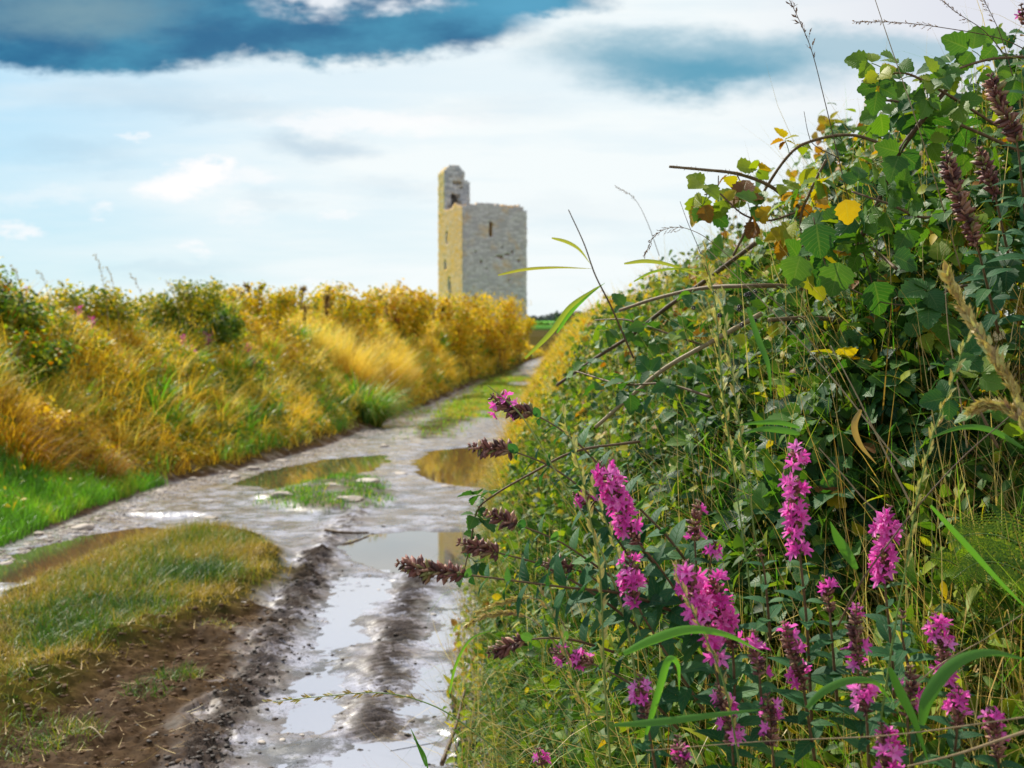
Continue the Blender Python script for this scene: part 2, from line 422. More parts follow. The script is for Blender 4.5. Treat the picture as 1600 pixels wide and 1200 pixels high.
def ground(x, y, full=False):
    """height, and on request the masks"""
    R_ = Rr(y); L_ = Ll(y); s = x - R_; sl = L_ - x
    wl = .10 * fbm(x, y, .9, 3)
    s = s + wl; sl = sl + wl
    far = sstep(26, 45, y)
    lane = (s < 0) & (sl < 0)
    f1 = fbm(x, y, .55, 3); f2 = fbm(x, y, .085, 4, .6); f3 = fbm(x * 1.0, y * .6, .03, 3, .6); f4 = fbm(x, y, .24, 4, .62)
    iA = pmask(x, y, ISL_A, .16, .10); iC = pmask(x, y, ISL_C, .22, .2); iF = pmask(x, y, ISL_F, .5, .3)
    br = pmask(x, y, BROWN, .14, .10)
    t = (s + 1.78) / 1.0
    crown = np.exp(-t * t * 2.2) * sstep(13, 22, y)
    ff = 1 - .65 * sstep(7, 13, y)
    z = .011 + .007 * f1 + (.0045 * f4 + .0045 * f2 + .0018 * f3) * ff
    z += .02 * crown + far * .02
    wetz = np.zeros_like(z)
    for k, pl in PUD.items():
        m = pmask(x, y, pl, .12 if k not in 'JBD' else .3, .10)
        if k == 'J': z = z * (1 - m) + m * (-.05 + float(zg(60.)) - zg(y))
        elif k in 'HIKAG': z = z * (1 - m) + m * (-.0030 + .0075 * f2 + .0030 * f4 + .0045 * f3) if k != 'A' else z - .06 * m
        else: z = z * (1 - m * .8) - m * .035
        wetz = np.maximum(wetz, m)
    # clod ridge thrown up beside the right rut, and the tread of the tyre
    nb = (y < 13)
    rd = line_mask(x, y, [(497, 868), (470, 930), (430, 1010), (395, 1080), (340, 1150), (300, 1230)], .10) * nb
    rd2 = line_mask(x, y, [(560, 800), (500, 870), (470, 940)], .16) * nb
    z += rd * (.010 + .026 * np.abs(f2) + .020 * np.abs(f3)) + rd2 * (.008 + .02 * np.abs(f2))
    ty = line_mask(x, y, [(655, 905), (630, 960), (612, 1040), (598, 1110), (590, 1150)], .115) * nb
    tread = np.sin((y + np.abs(x + .45) * .7) * 2 * PI / .055) * .5 + .5
    z += ty * (.007 + .011 * sstep(.3, .7, tread) + .005 * f2)
    rt = line_mask(x, y, [(745, 930), (735, 1040), (720, 1150), (735, 1240)], .07) * nb
    z += rt * (.012 + .01 * f2)
    z += br * (.035 + .022 * f4 + .018 * np.abs(f2) + .006 * f3)
    z += iA * (.085 + .02 * f1) + iC * (.045 + .02 * f4) + iF * .05
    z -= .03 * sstep(.25, -.1, np.abs(s + 2.95) - .25) * (y < 11) * (y > 8.8)
    zl = z * (1 - far * .5)
    kb = kL(y) / 1.0; kr = np.maximum(kR(y), .3)
    zl_ = bankL(np.clip(sl, 0, None)) * np.where(sl < 30, np.maximum(kb, .25), .25) 
    zr_ = bankR(np.clip(s, 0, None)) * np.where(s < 30, np.minimum(kr, 1.6), .3)
    nse = .06 * f4 + .05 * f1
    z = np.where(sl > 0, z * sstep(.3, 0, sl) + zl_ + nse * sstep(0, .4, sl), np.where(s > 0, z * sstep(.3, 0, s) + zr_ + nse * sstep(0, .4, s), zl))
    z = z + zg(y) + (y > 120) * 0.9 * fbm(x, y, 90., 2) * sstep(120, 300, y)
    if not full: return z
    gl = pmask(x, y, GRASS_L, .12, .08) * (sl > .08)
    grass = np.clip(iA * 1.25 + iC * .7 + iF * .9, 0, 1)
    grass = np.maximum(grass, gl)
    grass = np.maximum(grass, sstep(.03, .3, sl) * .8); grass = np.maximum(grass, sstep(.0, .18, s) * .8)
    grass = np.maximum(grass, crown * .75 * sstep(-.2, .5, f1 + .2) * (y > 30))
    brown = np.clip(br + sstep(-.18, .1, sl) + .45 * rd + .3 * iA, 0, 1)
    brown = np.maximum(brown, .9 * sstep(.05, .6, f4 + .4 * f1) * sstep(8, 12, y))
    stone = sstep(.1, .6, f4 + .25 * f2) * sstep(11, 16, y) * .9
    wet = np.clip(1 - grass - .85 * br - sstep(-.1, .08, sl), 0, 1)
    wet = wet * (1 - .62 * np.clip(rd * 1.1 + ty * .9 + rd2 * .5, 0, 1))
    field = sstep(124, 130, y)
    return z, grass, brown, stone, wet, field, np.clip((rd + ty * 1.0 + rd2 * .6) * (.34 + .66 * sstep(-.40, .30, f2 + .7 * f4 + .3 * f3)), 0, 1)

ys = [-12, -9, -6, -4, -2.5, -1.2, 0, 1, 2, 2.8]
yv = 3.3
while yv < 2600:
    ys.append(yv); yv += max(.0115, yv * yv / 2510 * .55) if yv < 60 else yv * .03
ys = np.array(ys)
xs_ = [-2500, -1500, -800, -400, -200, -100, -60, -40, -28, -20, -15, -12, -10, -8.5, -7.5, -6.8, -6.2, -5.8]
xs_ += list(np.arange(-5.5, -4.2, .07)) + list(np.arange(-4.2, .9, .0135)) + list(np.arange(.9, 3, .07)) + [3.3, 3.8, 4.5, 5.5, 7, 9, 12, 16, 22, 30, 45, 70, 120, 220, 500, 1200, 2500]
xs_ = np.array(xs_)
XX, YY = np.meshgrid(xs_, ys)
XX = XX + (Rr(YY) + .14) * np.exp(-np.abs(XX) / 300)
Z, gr, bn, stn, wt, fl, dk = ground(XX, YY, True)
ny, nx = XX.shape
ii = np.arange(ny * nx).reshape(ny, nx)
Fq = np.stack([ii[:-1, :-1], ii[:-1, 1:], ii[1:, 1:], ii[1:, :-1]], -1).reshape(-1)
ga = Acc(); ga.add(np.stack([XX, YY, Z], -1), Fq, np.full((ny - 1) * (nx - 1), 4))
gm, g = newmat("ground")
geo = g.n('ShaderNodeNewGeometry'); pos = geo.outputs['Position']
m1 = g.n('ShaderNodeAttribute', attribute_name='m1'); m2 = g.n('ShaderNodeAttribute', attribute_name='m2')
s1 = g.n('ShaderNodeSeparateXYZ', ins={0: m1.outputs['Vector']}); s2 = g.n('ShaderNodeSeparateXYZ', ins={0: m2.outputs['Vector']})
n1 = g.noise(pos, 9, 6, .6); n2 = g.noise(pos, 55, 5, .65); n3 = g.noise(pos, 2.2, 4, .6); n4 = g.noise(pos, 160, 3, .6)
n5 = g.noise(pos, 3.5, 7, .68)
mud = g.mix(g.ss(g.m('ADD', g.m('MULTIPLY', n5, .7), g.m('MULTIPLY', n2, .3)), .44, .54), (.055, .042, .040), (.37, .36, .45))  # pale patches put the sky sheen on wet mud into its colour
mud = g.mix(g.m('MULTIPLY', g.ss(n3, .47, .60), .65), mud, (.13, .085, .065))
mud = g.mix(g.m('MULTIPLY', g.ss(n2, .54, .62), .85), mud, (.035, .025, .023))
mud = g.mix(g.m('MULTIPLY', g.ss(n4, .60, .66), .8), mud, (.03, .02, .018))
bro = g.mix(g.ss(n1, .3, .7), (.068, .038, .019), (.165, .100, .055))
bro = g.mix(g.m('MULTIPLY', g.ss(n2, .5, .62), .55), bro, (.030, .016, .009))
stc = g.mix(g.ss(n2, .3, .7), (.26, .19, .13), (.52, .44, .38))
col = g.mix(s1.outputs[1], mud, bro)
col = g.mix(g.m('MULTIPLY', s1.outputs[2], g.ss(n2, .35, .6)), col, stc)
dkm = g.ss(g.m('ADD', s2.outputs[2], g.m('MULTIPLY', g.m('SUBTRACT', g.m('ADD', g.m('MULTIPLY', n2, .5), g.m('MULTIPLY', n1, .5)), .5), 4.2)), .30, .62)
dkm = g.m('MULTIPLY', dkm, g.ss(s2.outputs[2], .02, .2))
col = g.mix(g.m('MULTIPLY', dkm, .82), col, g.mix(g.ss(n4, .4, .6), (.030, .021, .017), (.100, .076, .064)))
gcol = g.mix(g.ss(n1, .35, .65), (.05, .055, .012), (.16, .11, .025))
col = g.mix(s1.outputs[0], col, gcol)
fcol = g.mix(g.ss(n3, .3, .7), (.14, .42, .06), (.24, .48, .09))
col = g.mix(s2.outputs[1], col, fcol)
rw = g.m('ADD', .16, g.m('MULTIPLY', g.ss(n1, .35, .75), .20))
rw = g.m('ADD', rw, g.m('MULTIPLY', g.ss(n2, .4, .8), .15))
rough = g.n('ShaderNodeMix', ins={0: s2.outputs[0], 2: .75, 3: rw})
rough = g.m('ADD', rough.outputs[0], g.m('MULTIPLY', s2.outputs[2], .35), clamp=True)
hh = g.m('ADD', g.m('MULTIPLY', n2, .6), g.m('ADD', g.m('MULTIPLY', n4, .25), n1))
bp = g.n('ShaderNodeBump', ins={'Strength': .25, 'Distance': .008, 'Height': hh})
pr = g.n('ShaderNodeBsdfPrincipled', ins={'Base Color': col, 'Roughness': rough, 'Normal': bp.outputs[0], 'IOR': 1.75})
spc = g.m('MULTIPLY', g.m('ADD', .04, g.m('MULTIPLY', s2.outputs[0], .75)), g.m('SUBTRACT', 1, g.m('MULTIPLY', s2.outputs[2], .85))); g.set(pr.inputs['Specular IOR Level'], spc)
df = g.n('ShaderNodeBsdfDiffuse', ins={'Color': col, 'Roughness': .8, 'Normal': bp.outputs[0]})
mf = g.m('MULTIPLY', g.ss(s2.outputs[0], .05, .6), g.m('SUBTRACT', 1, g.m('MULTIPLY', s2.outputs[2], .6)))
mxs = g.n('ShaderNodeMixShader', ins={0: mf, 1: df.outputs[0], 2: pr.outputs[0]})
g.n('ShaderNodeOutputMaterial', ins={0: mxs.outputs[0]})
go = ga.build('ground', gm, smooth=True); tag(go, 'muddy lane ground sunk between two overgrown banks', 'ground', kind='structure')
for nm, tr in (('m1', (gr, bn, stn)), ('m2', (wt, fl, dk))):
    a = go.data.attributes.new(nm, 'FLOAT_VECTOR', 'POINT'); a.data.foreach_set('vector', np.stack([q.ravel() for q in tr], -1).astype(np.float32).ravel())

# standing water
wm, g = newmat("muddy_water")
geo = g.n('ShaderNodeNewGeometry')
n1 = g.noise(geo.outputs['Position'], 6, 3, .5)
bp = g.n('ShaderNodeBump', ins={'Strength': .05, 'Distance': .003, 'Height': n1})
pr = g.n('ShaderNodeBsdfPrincipled', ins={'Base Color': (.075, .055, .04, 1), 'Roughness': .03, 'IOR': 1.7, 'Specular IOR Level': .85, 'Normal': bp.outputs[0]})
g.n('ShaderNodeOutputMaterial', ins={0: pr.outputs[0]})
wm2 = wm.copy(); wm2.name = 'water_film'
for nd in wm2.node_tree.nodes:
    if nd.type == 'BSDF_PRINCIPLED': nd.inputs['Roughness'].default_value = .16; nd.inputs['Base Color'].default_value = (.36, .36, .43, 1)  # pale base paints the white sky reflection into the water colour
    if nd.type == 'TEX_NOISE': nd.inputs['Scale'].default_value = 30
plab = {'A': 'small muddy puddle at the left edge behind the grass island', 'B': 'long narrow puddle beside the left stones reflecting the golden bank',
 'D': 'golden brown puddle beside the right verge beyond the stony grass patch', 'E': 'bright white puddle in the right rut reflecting sky and tower',
 'G': 'puddle across the bottom of the right rut nearest the viewer', 'H': 'long shallow water film left of the tyre print',
 'I': 'shallow white puddle right of the tyre print', 'J': 'distant bright puddle where the lane bends', 'K': 'thin muddy water film right of the tyre print near the bottom'}
for i, (k, pl) in enumerate(PUD.items()):
    c = pl.mean(0); q = c + (pl - c) * 1.10 + norm(pl - c) * .14
    zz = .0005 * i + (float(zg(60.)) if k == 'J' else 0)
    if k == 'J': q = c + (pl - c) * 1.02
    a = Acc(); a.add(np.c_[q, np.full(len(q), zz)], list(range(len(q))), [len(q)])
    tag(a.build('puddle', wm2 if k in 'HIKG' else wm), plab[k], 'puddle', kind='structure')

# ------------------------------------------------------------------ ruined tower
def voxel_tower():
    c = .2
    cosT, sinT = math.cos(math.radians(20.5)), math.sin(math.radians(20.5))
    O = np.array([(723 - 800) / FPX * 133, 133.0, 0])
    nxv, nyv = 37, 45
    Ztop = 1.3 + (576 - 315) / FPX * 133; Zb = 4.2
    nz = int((Ztop - Zb) / c)
    r = np.random.default_rng(5)
    def extract(occ, off, name, mat, parent, jit=.05):
        V = {}; verts = []; F = []; tint = []
        occp = np.pad(occ, 1)
        dirs = [((1, 0, 0), [(1, 0, 0), (1, 1, 0), (1, 1, 1), (1, 0, 1)]), ((-1, 0, 0), [(0, 0, 0), (0, 0, 1), (0, 1, 1), (0, 1, 0)]),
                ((0, 1, 0), [(0, 1, 0), (0, 1, 1), (1, 1, 1), (1, 1, 0)]), ((0, -1, 0), [(0, 0, 0), (1, 0, 0), (1, 0, 1), (0, 0, 1)]),
                ((0, 0, 1), [(0, 0, 1), (1, 0, 1), (1, 1, 1), (0, 1, 1)]), ((0, 0, -1), [(0, 0, 0), (0, 1, 0), (1, 1, 0), (1, 0, 0)])]
        for d, cor in dirs:
            nb = occp[1 + d[0]:occ.shape[0] + 1 + d[0], 1 + d[1]:occ.shape[1] + 1 + d[1], 1 + d[2]:occ.shape[2] + 1 + d[2]]
            for (i, j, k) in np.argwhere(occ & ~nb):
                f = []
                for q in cor:
                    key = (i + q[0], j + q[1], k + q[2])
                    if key not in V: V[key] = len(verts); verts.append(key)
                    f.append(V[key])
                F += f; tint.append(r.random())
        v = (np.array(verts, float) + off) * c
        v += (r.random(v.shape) - .5) * jit * 2
        x = O[0] + v[:, 0] * cosT - v[:, 1] * sinT; y = O[1] + v[:, 0] * sinT + v[:, 1] * cosT; z = Zb + v[:, 2]
        a = Acc(); a.add(np.stack([x, y, z], -1), F, np.full(len(tint), 4), np.array(tint))
        return a.build(name, mat, parent)
    root = empty('ruined_tower', (O[0] + 2, 136, Zb), 'ruined grey stone tower with a taller stair turret standing beyond the end of the lane', 'tower')
    occ = np.ones((nxv, nyv, nz + 4), bool)
    occ[6:-6, 6:-6, 8:] = False
    for i in range(nxv):
        for j in range(nyv):
            h = nz + int(round(1.2 * float(fbm(i * .2, j * .2, 1.1, 3)) - .4)) - (1 if i > nxv - 5 else 0) - (2 if i > nxv - 3 else 0)
            occ[i, j, h:] = False
    def zi(v): return int((1.3 + (576 - v) / FPX * 133 - Zb) / c)
    # arrow loop in the front wall, holes and patches of fallen facing
    occ[15:17, :5, zi(366):zi(344)] = False
    for (i, v, w_, h_) in ((19, 398, 2, 1), (24, 396, 3, 1), (21, 402, 2, 2), (28, 392, 1, 2), (10, 411, 1, 2), (31, 405, 2, 1), (26, 437, 1, 1), (7, 392, 1, 1), (13, 420, 1, 1), (22, 385, 1, 1)):
        occ[i:i + w_, :2, zi(v):zi(v) + h_] = False
    # left wall: loop, broken upper window, tall doorway breach at the bottom
    occ[:4, 27:30, zi(374):zi(352)] = False
    occ[:5, 20:26, zi(464):zi(436)] = False
    occ[:3, 22:26, zi(436):zi(428)] = False
    occ[:2, 29:33, zi(412):zi(400)] = False
    main = extract(occ, np.zeros(3), 'stone_keep', M_TOWER, root, .045)
    # stair turret, partly broken, rising over the back of the left wall
    tw, td = 15, 12
    zt0 = nz - 3; th = int((1.3 + (576 - 257) / FPX * 139.5 - Zb) / c) - zt0
    t = np.ones((tw, td, th), bool)
    for i in range(tw):
        for j in range(td):
            e = abs(i - 5.5) / 5.5
            h = th - int(round(3.2 * min(1, e) ** 3)) + int(round(.6 * float(fbm(i * .2 + 7, j * .2, .8, 2))))
            if i >= 12: h = th - 8 + (i == 14) * -1
            t[i, j, h:] = False
    t[3:-4, 3:-3, :] = False
    t[4:7, :4, 3:12] = False; t[6:8, :3, 7:11] = False; t[7:10, :2, 5:8] = False; t[2:4, :2, 2:5] = False; t[8:9, :2, 9:12] = False
    t[5:10, :2, 17:19] = False; t[9:11, :2, 15:16] = False
    tb = extract(t, np.array([.05, 33.0, zt0]), 'stair_turret', M_TURRET, root, .05)
    # dark timber / shadowed inner floor seen through the openings
    return root
def stonemat(name, cA, cB, cJ, lichen_sun, la):
    m, g = newmat(name)
    geo = g.n('ShaderNodeNewGeometry')
    p = geo.outputs['Position']
    at = g.n('ShaderNodeAttribute', attribute_name='tint')
    sc = g.n('ShaderNodeMapping', ins={0: p}); sc.inputs['Scale'].default_value = (1, 1, 2.2)
    vo = g.n('ShaderNodeTexVoronoi', feature='F1', ins={'Vector': sc.outputs[0], 'Scale': 1.9})
    ve = g.n('ShaderNodeTexVoronoi', feature='DISTANCE_TO_EDGE', ins={'Vector': sc.outputs[0], 'Scale': 1.9})
    sepc = g.n('ShaderNodeSeparateColor', ins={0: vo.outputs['Color']})
    col = g.mix(g.ss(sepc.outputs[0], .1, .9), tuple(q * .93 for q in cA), tuple(min(.8, q * 1.05) for q in cB))
    col = g.mix(g.m('MULTIPLY', g.m('SUBTRACT', 1, g.ss(ve.outputs['Distance'], .0, .07)), .6), col, cJ)
    n1 = g.noise(p, .55, 5, .65); n2 = g.noise(p, 2.6, 4, .6)
    nr = g.n('ShaderNodeSeparateXYZ', ins={0: geo.outputs['Normal']})
    lf = g.m('MULTIPLY', g.ss(g.m('MULTIPLY', nr.outputs[0], -1), .5, .85), .80)   # lichen and golden sunlight painted together on the left-facing walls
    tp = g.ss(nr.outputs[2], .5, .9)
    lm = g.m('ADD', g.m('MAXIMUM', lf, tp), g.m('MULTIPLY', g.ss(n1, .48, .70), la))
    lm = g.m('MULTIPLY', lm, g.ss(n2, .27, .50), clamp=True)
    col = g.mix(lm, col, lichen_sun)
    col = g.mix(g.m('MULTIPLY', g.ss(g.noise(p, 1.1, 5, .7), .60, .72), .45), col, (.10, .09, .09))
    bp = g.n('ShaderNodeBump', ins={'Strength': .5, 'Distance': .06, 'Height': g.m('ADD', g.ss(ve.outputs['Distance'], 0, .1), n2)})
    pr = g.n('ShaderNodeBsdfPrincipled', ins={'Base Color': col, 'Roughness': .9, 'Normal': bp.outputs[0], 'Specular IOR Level': .1})
    g.n('ShaderNodeOutputMaterial', ins={0: pr.outputs[0]})
    return m
M_TOWER = stonemat('grey_stone', (.47, .44, .46), (.56, .53, .54), (.38, .34, .33), (.70, .40, .10), .50)
M_TURRET = stonemat('turret_stone', (.38, .40, .45), (.54, .55, .58), (.22, .20, .22), (.66, .43, .10), .25)
voxel_tower()

# ------------------------------------------------------------------ foliage materials
M_DRY = leafmat('dry_grass', [(0, (.22, .085, .012)), (.25, (.46, .25, .018)), (.5, (.72, .48, .03)), (.75, (.80, .62, .09)), (.9, (.82, .70, .26)), (1, (.32, .38, .04))], trans=.45, rough=.6, spec=.25, tmul=(1.15, 1.05, .5), nsc=9)
M_GRN = leafmat('green_grass', [(0, (.03, .10, .015)), (.3, (.05, .15, .018)), (.55, (.11, .29, .025)), (.66, (.16, .42, .03)), (.8, (.33, .43, .04)), (.92, (.52, .42, .08)), (1, (.5, .33, .10))], trans=.42, rough=.45, spec=.4, tmul=(1.15, 1.2, .5), nsc=9)
M_BRA = leafmat('bramble_leaf', [(0, (.012, .055, .022)), (.4, (.035, .12, .03)), (.7, (.09, .20, .03)), (.82, (.24, .31, .02)), (.90, (.50, .36, .015)), (.96, (.42, .20, .015)), (1, (.16, .06, .015))], trans=.40, rough=.5, veins=26, spec=.28, tmul=(1.5, 1.5, .3), nsc=80)
M_FIL = leafmat('leaf', [(0, (.022, .060, .012)), (.35, (.07, .155, .020)), (.6, (.19, .28, .028)), (.76, (.36, .38, .028)), (.88, (.56, .42, .02)), (1, (.34, .13, .012))], trans=.42, rough=.55, spec=.22, tmul=(1.35, 1.35, .35), nsc=30)
M_AUT = leafmat('autumn_leaf', [(0, (.09, .17, .014)), (.25, (.34, .36, .018)), (.55, (.74, .54, .028)), (.85, (.78, .50, .03)), (1, (.30, .11, .012))], trans=.45, rough=.5, spec=.35, tmul=(1.15, 1.1, .4), nsc=10)
M_TURF = leafmat('turf', [(0, (.015, .060, .010)), (.35, (.040, .125, .015)), (.6, (.12, .20, .02)), (.8, (.30, .26, .03)), (1, (.46, .30, .08))], trans=.35, rough=.5, spec=.3, tmul=(1.1, 1.2, .4), nsc=9)
M_STEM = plainmat('stem', [(.1, (.035, .018, .012)), (.45, (.13, .075, .035)), (.7, (.30, .21, .11)), (.95, (.42, .34, .20))], rough=.6, nsc=150, bump=.4, bd=.001)
M_GSTEM = plainmat('green_stem', [(.1, (.05, .10, .02)), (.6, (.16, .25, .05)), (.9, (.35, .33, .10))], rough=.5, nsc=120, bump=.2, bd=.001)
M_STRAW = leafmat('straw', [(0, (.22, .10, .03)), (.5, (.55, .36, .10)), (1, (.75, .60, .30))], trans=.25, rough=.5, nsc=120)
M_SEED = leafmat('seed_head', [(0, (.09, .045, .04)), (.35, (.25, .13, .09)), (.7, (.50, .36, .12)), (1, (.55, .52, .18))], trans=.2, rough=.6, nsc=200)
M_CAL = leafmat('calyx', [(0, (.07, .028, .026)), (.5, (.24, .085, .07)), (.8, (.42, .22, .14)), (1, (.22, .20, .06))], trans=.15, rough=.55, nsc=300)
M_PET = leafmat('petal', [(0, (.66, .045, .38)), (.5, (.88, .14, .58)), (1, (.96, .34, .74))], trans=.42, rough=.5, tmul=(1.1, .8, 1.05), nsc=300, var=.25)
M_PLUM = leafmat('reed_plume', [(0, (.10, .055, .03)), (.6, (.30, .19, .09)), (1, (.5, .36, .17))], trans=.3, rough=.8)

def surfL(sl, y):
    return envL(sl) * kL(y)
def ptL(sl, y, dz=0):
    x = Ll(y) - sl
    e = np.maximum(surfL(sl, y) * (1 + .12 * fbm(x * 1.0, y, 2.2, 3) + .13 * fbm(x, y, .75, 3)), 0)
    gz = ground(x, y)
    return np.stack([x, y, np.maximum(e + zg(y) + dz, gz + .0)], -1), gz
def up_at(pts, gz, f):
    """pull points from the outline down towards the soil by the fraction f"""
    pts = pts.copy(); pts[:, 2] = gz + (pts[:, 2] - gz) * f
    return pts
def sampY(n, a, b, p=1.6):
    u = rng.random(n); e = 1 - p
    return (a ** e + u * (b ** e - a ** e)) ** (1 / e)

# zones of colour along the left bank: 0 rust .. 1 green
def zone(x, y, sl):
    return fbm(x * .8, y * .35, 1.5, 3)

def gtop(y): return np.interp(y, [7, 10, 11.2, 12.4, 13.6, 14], [2.0, 1.5, 1.15, .6, .15, 0])
def z_(p): return p[:, 2] * .7
# --- dry grass over the whole left bank
a = Acc(); n = 105000
y = sampY(n, 7.5, 92, 1.5); sl = rng.random(n) ** .9 * 3.6 + .12
p, gz = ptL(sl, y); zf = zone(p[:, 0], y, sl)
f = rng.random(n) ** .6
L = (.16 + .30 * rng.random(n)) * (1 + .012 * y) * np.where(sl < .4, .5, 1) * np.where(rng.random(n) < .06, 1.7, 1)
q = up_at(p, gz, f); q[:, 2] -= L * .55
q[:, 2] = np.maximum(q[:, 2], gz - .02)
tnt = np.clip(.52 + .26 * zf + .17 * rng.standard_normal(n) - .34 * sstep(15, 9, y) * sstep(2.2, .5, sl) , 0, .93)
grn = sstep(.0, .5, fbm(p[:, 0] + 9, y * .7, 1.3, 3)) * sstep(2.2, .8, sl); tnt = np.where(rng.random(n) < grn, .97, tnt)
cl_ = fbm(p[:, 0] * 1.1 + 5, y * .8 + z_(p), .8, 3); keep = rng.random(n) < .25 + .75 * sstep(-.35, .1, cl_)
keep &= ~((sl < gtop(y)) & (rng.random(n) < .96))
q, L, tnt, y_, = q[keep], L[keep], tnt[keep], y[keep]; m = len(q)
blades(a, q, 5 * fbm(q[:, 0], q[:, 1], 1.1, 2) + rng.standard_normal(m) * .9, L, .0042 + .00055 * y_, rng.random(m) * .9, .2 + rng.random(m) * 1.5, tnt, segs=3)
tag(a.build('dry_grass', M_DRY), 'golden dry grass covering the bank on the left of the lane', 'grass', kind='stuff')

# --- loose taller clumps that break the outline
for nm, lb, mt, N_, t0, ymin in (('tall_grass', 'loose clumps of pale straw grass standing out of the left bank', M_DRY, 230, .72, 8.5), ('tall_weeds', 'clumps of green and olive weeds standing out of the left bank', M_GRN, 150, .62, 9.5), ('tall_grass', 'loose golden grass clumps on the far half of the left bank', M_DRY, 150, .62, 32)):
    a = Acc(); yc = sampY(N_, ymin, 80, 1.35); sc_ = .5 + rng.random(N_) * 2.5
    k = sc_ > gtop(yc) + .25; yc, sc_ = yc[k], sc_[k]; pc, gc = ptL(sc_, yc)
    for i in range(len(yc)):
        m = 70; r = (.10 + .006 * yc[i]) * np.sqrt(rng.random(m)); th = rng.random(m) * 2 * PI; hh_ = (.30 + .25 * rng.random()) * (1 + .012 * yc[i])
        b = np.stack([pc[i, 0] + r * np.cos(th), pc[i, 1] + r * np.sin(th), np.full(m, max(gc[i], pc[i, 2] - hh_ * .75))], -1)
        blades(a, b, th + rng.standard_normal(m) * .6, hh_ * (.6 + .6 * rng.random(m)), (.005 + .0006 * yc[i]) * (.6 + .6 * rng.random(m)) * (1 if mt is M_DRY else 1.5), .1 + .5 * rng.random(m), .5 + rng.random(m) * 1.3, np.clip(t0 + .10 * rng.standard_normal() + .07 * rng.standard_normal(m), 0, .96), segs=4)
    tag(a.build(nm, mt), lb, 'grass' if mt is M_DRY else 'weeds', kind='stuff')

# --- mixed weeds between the grass
a = Acc(); n = 105000
y = sampY(n, 8, 92, 1.45); sl = rng.random(n) * 3.3 + .25
k = ~((sl < gtop(y) + .1) & (rng.random(n) < .97)); y, sl = y[k], sl[k]; n = len(y)
p, gz = ptL(sl, y); zf = zone(p[:, 0], y, sl); z2 = fbm(p[:, 0], y, .9, 3)
f = 1 - .5 * rng.random(n) ** 1.5
q = up_at(p, gz, f)
d = norm(np.stack([.5 + rng.standard_normal(n) * .7, -.4 + rng.standard_normal(n) * .7, rng.standard_normal(n) * .6], -1))
nn = norm(np.stack([.4 + rng.standard_normal(n) * .5, -.3 + rng.standard_normal(n) * .5, .8 + rng.random(n) * .5], -1))
sz = (.022 + .0021 * y) * (.6 + .8 * rng.random(n))
cl_ = fbm(p[:, 0] * 1.1 + 5, y * .8 + z_(p), .8, 3)
tnt = np.clip(.36 + .14 * sstep(18, 32, y) + .34 * z2 - .26 * sstep(.1, -.4, cl_) * sstep(34, 16, y) + .20 * rng.standard_normal(n), 0, 1)
a.inst(LEAF_LO, frames(d, nn, sz, sz * .8), q, tnt)
tag(a.build('undergrowth', M_AUT), 'olive and yellow weeds tangled through the left bank', 'undergrowth', kind='stuff')

def grass_patch(name, label, xy, L0, L1, mat, t0, ts, w=.004, droop=.9, lean=.25, dz=0):
    a = Acc(); m = len(xy); z = ground(xy[:, 0], xy[:, 1])
    L = L0 + (L1 - L0) * rng.random(m)
    tt = np.clip(t0 + ts * rng.standard_normal(m) + .22 * fbm(xy[:, 0], xy[:, 1], .35, 3), 0, 1)
    blades(a, np.c_[xy, z - .01 + dz], rng.random(m) * 2 * PI, L, w * (.7 + .6 * rng.random(m)) * (1 + .04 * xy[:, 1]), lean * rng.random(m), droop * (.3 + rng.random(m)), tt, segs=3)
    return tag(a.build(name, mat), label, 'grass', kind='stuff')
def in_poly(pl, n, soft=.05):
    lo, hi = pl.min(0) - .1, pl.max(0) + .1
    xy = lo + rng.random((n * 3, 2)) * (hi - lo)
    d = ponline(xy[:, 0], xy[:, 1], pl) + .10 * fbm(xy[:, 0], xy[:, 1], .35, 3)
    return xy[d < soft * (rng.random(len(xy)) * 2 - .6)][:n]

# fresh green grass below the left bank
y = 7.6 + rng.random(36000) * 6.2; sl = rng.random(36000) * 2.0 + .02
k = sl < gtop(y) * (1.08 + .25 * fbm(y, sl, .6, 2)); y, sl = y[k], sl[k]
xy = np.stack([Ll(y) - sl, y], -1)
grass_patch('green_grass', 'bright green fresh grass at the foot of the left bank', xy, .10, .24, M_GRN, .62, .06, w=.005, droop=1.1)
y = 14 + rng.random(11000) * 13; sl = .15 + rng.random(11000) * 1.3; k = fbm(y, sl * 3, 1.2, 2) > -.05; y, sl = y[k], sl[k]
xy = np.stack([Ll(y) - sl, y], -1)
grass_patch('green_grass', 'patch of lush green weeds halfway along the foot of the left bank', xy, .15, .34, M_GRN, .60, .12, w=.008, droop=1.2, dz=.05)

# grass on the islands in the lane
xy = in_poly(ISL_A, 30000, .10)
f4 = fbm(xy[:, 0], xy[:, 1], .24, 4, .62); dist = ponline(xy[:, 0], xy[:, 1], ISL_A)
k = rng.random(len(xy)) < np.clip(1.15 - .0 * f4 + dist * 1.2 + .3, .2, 1) * sstep(.12, -.35, dist + .1 * f4 - .02)
xy = xy[k]
edge = sstep(-.5, 0, ponline(xy[:, 0], xy[:, 1], ISL_A)) 
a = Acc(); z = ground(xy[:, 0], xy[:, 1]); m = len(xy)
L = (.05 + .13 * rng.random(m)) * (1 - .5 * edge)
far_gold = sstep(-.22, .10, fbm(xy[:, 0] + 3, xy[:, 1], .55, 3)) * .30
tt = np.clip(.36 + .18 * rng.standard_normal(m) + .42 * edge + far_gold * 1.3, 0, .97)
tt = np.clip(tt + .22 * fbm(xy[:, 0], xy[:, 1], .25, 3), 0, 1)
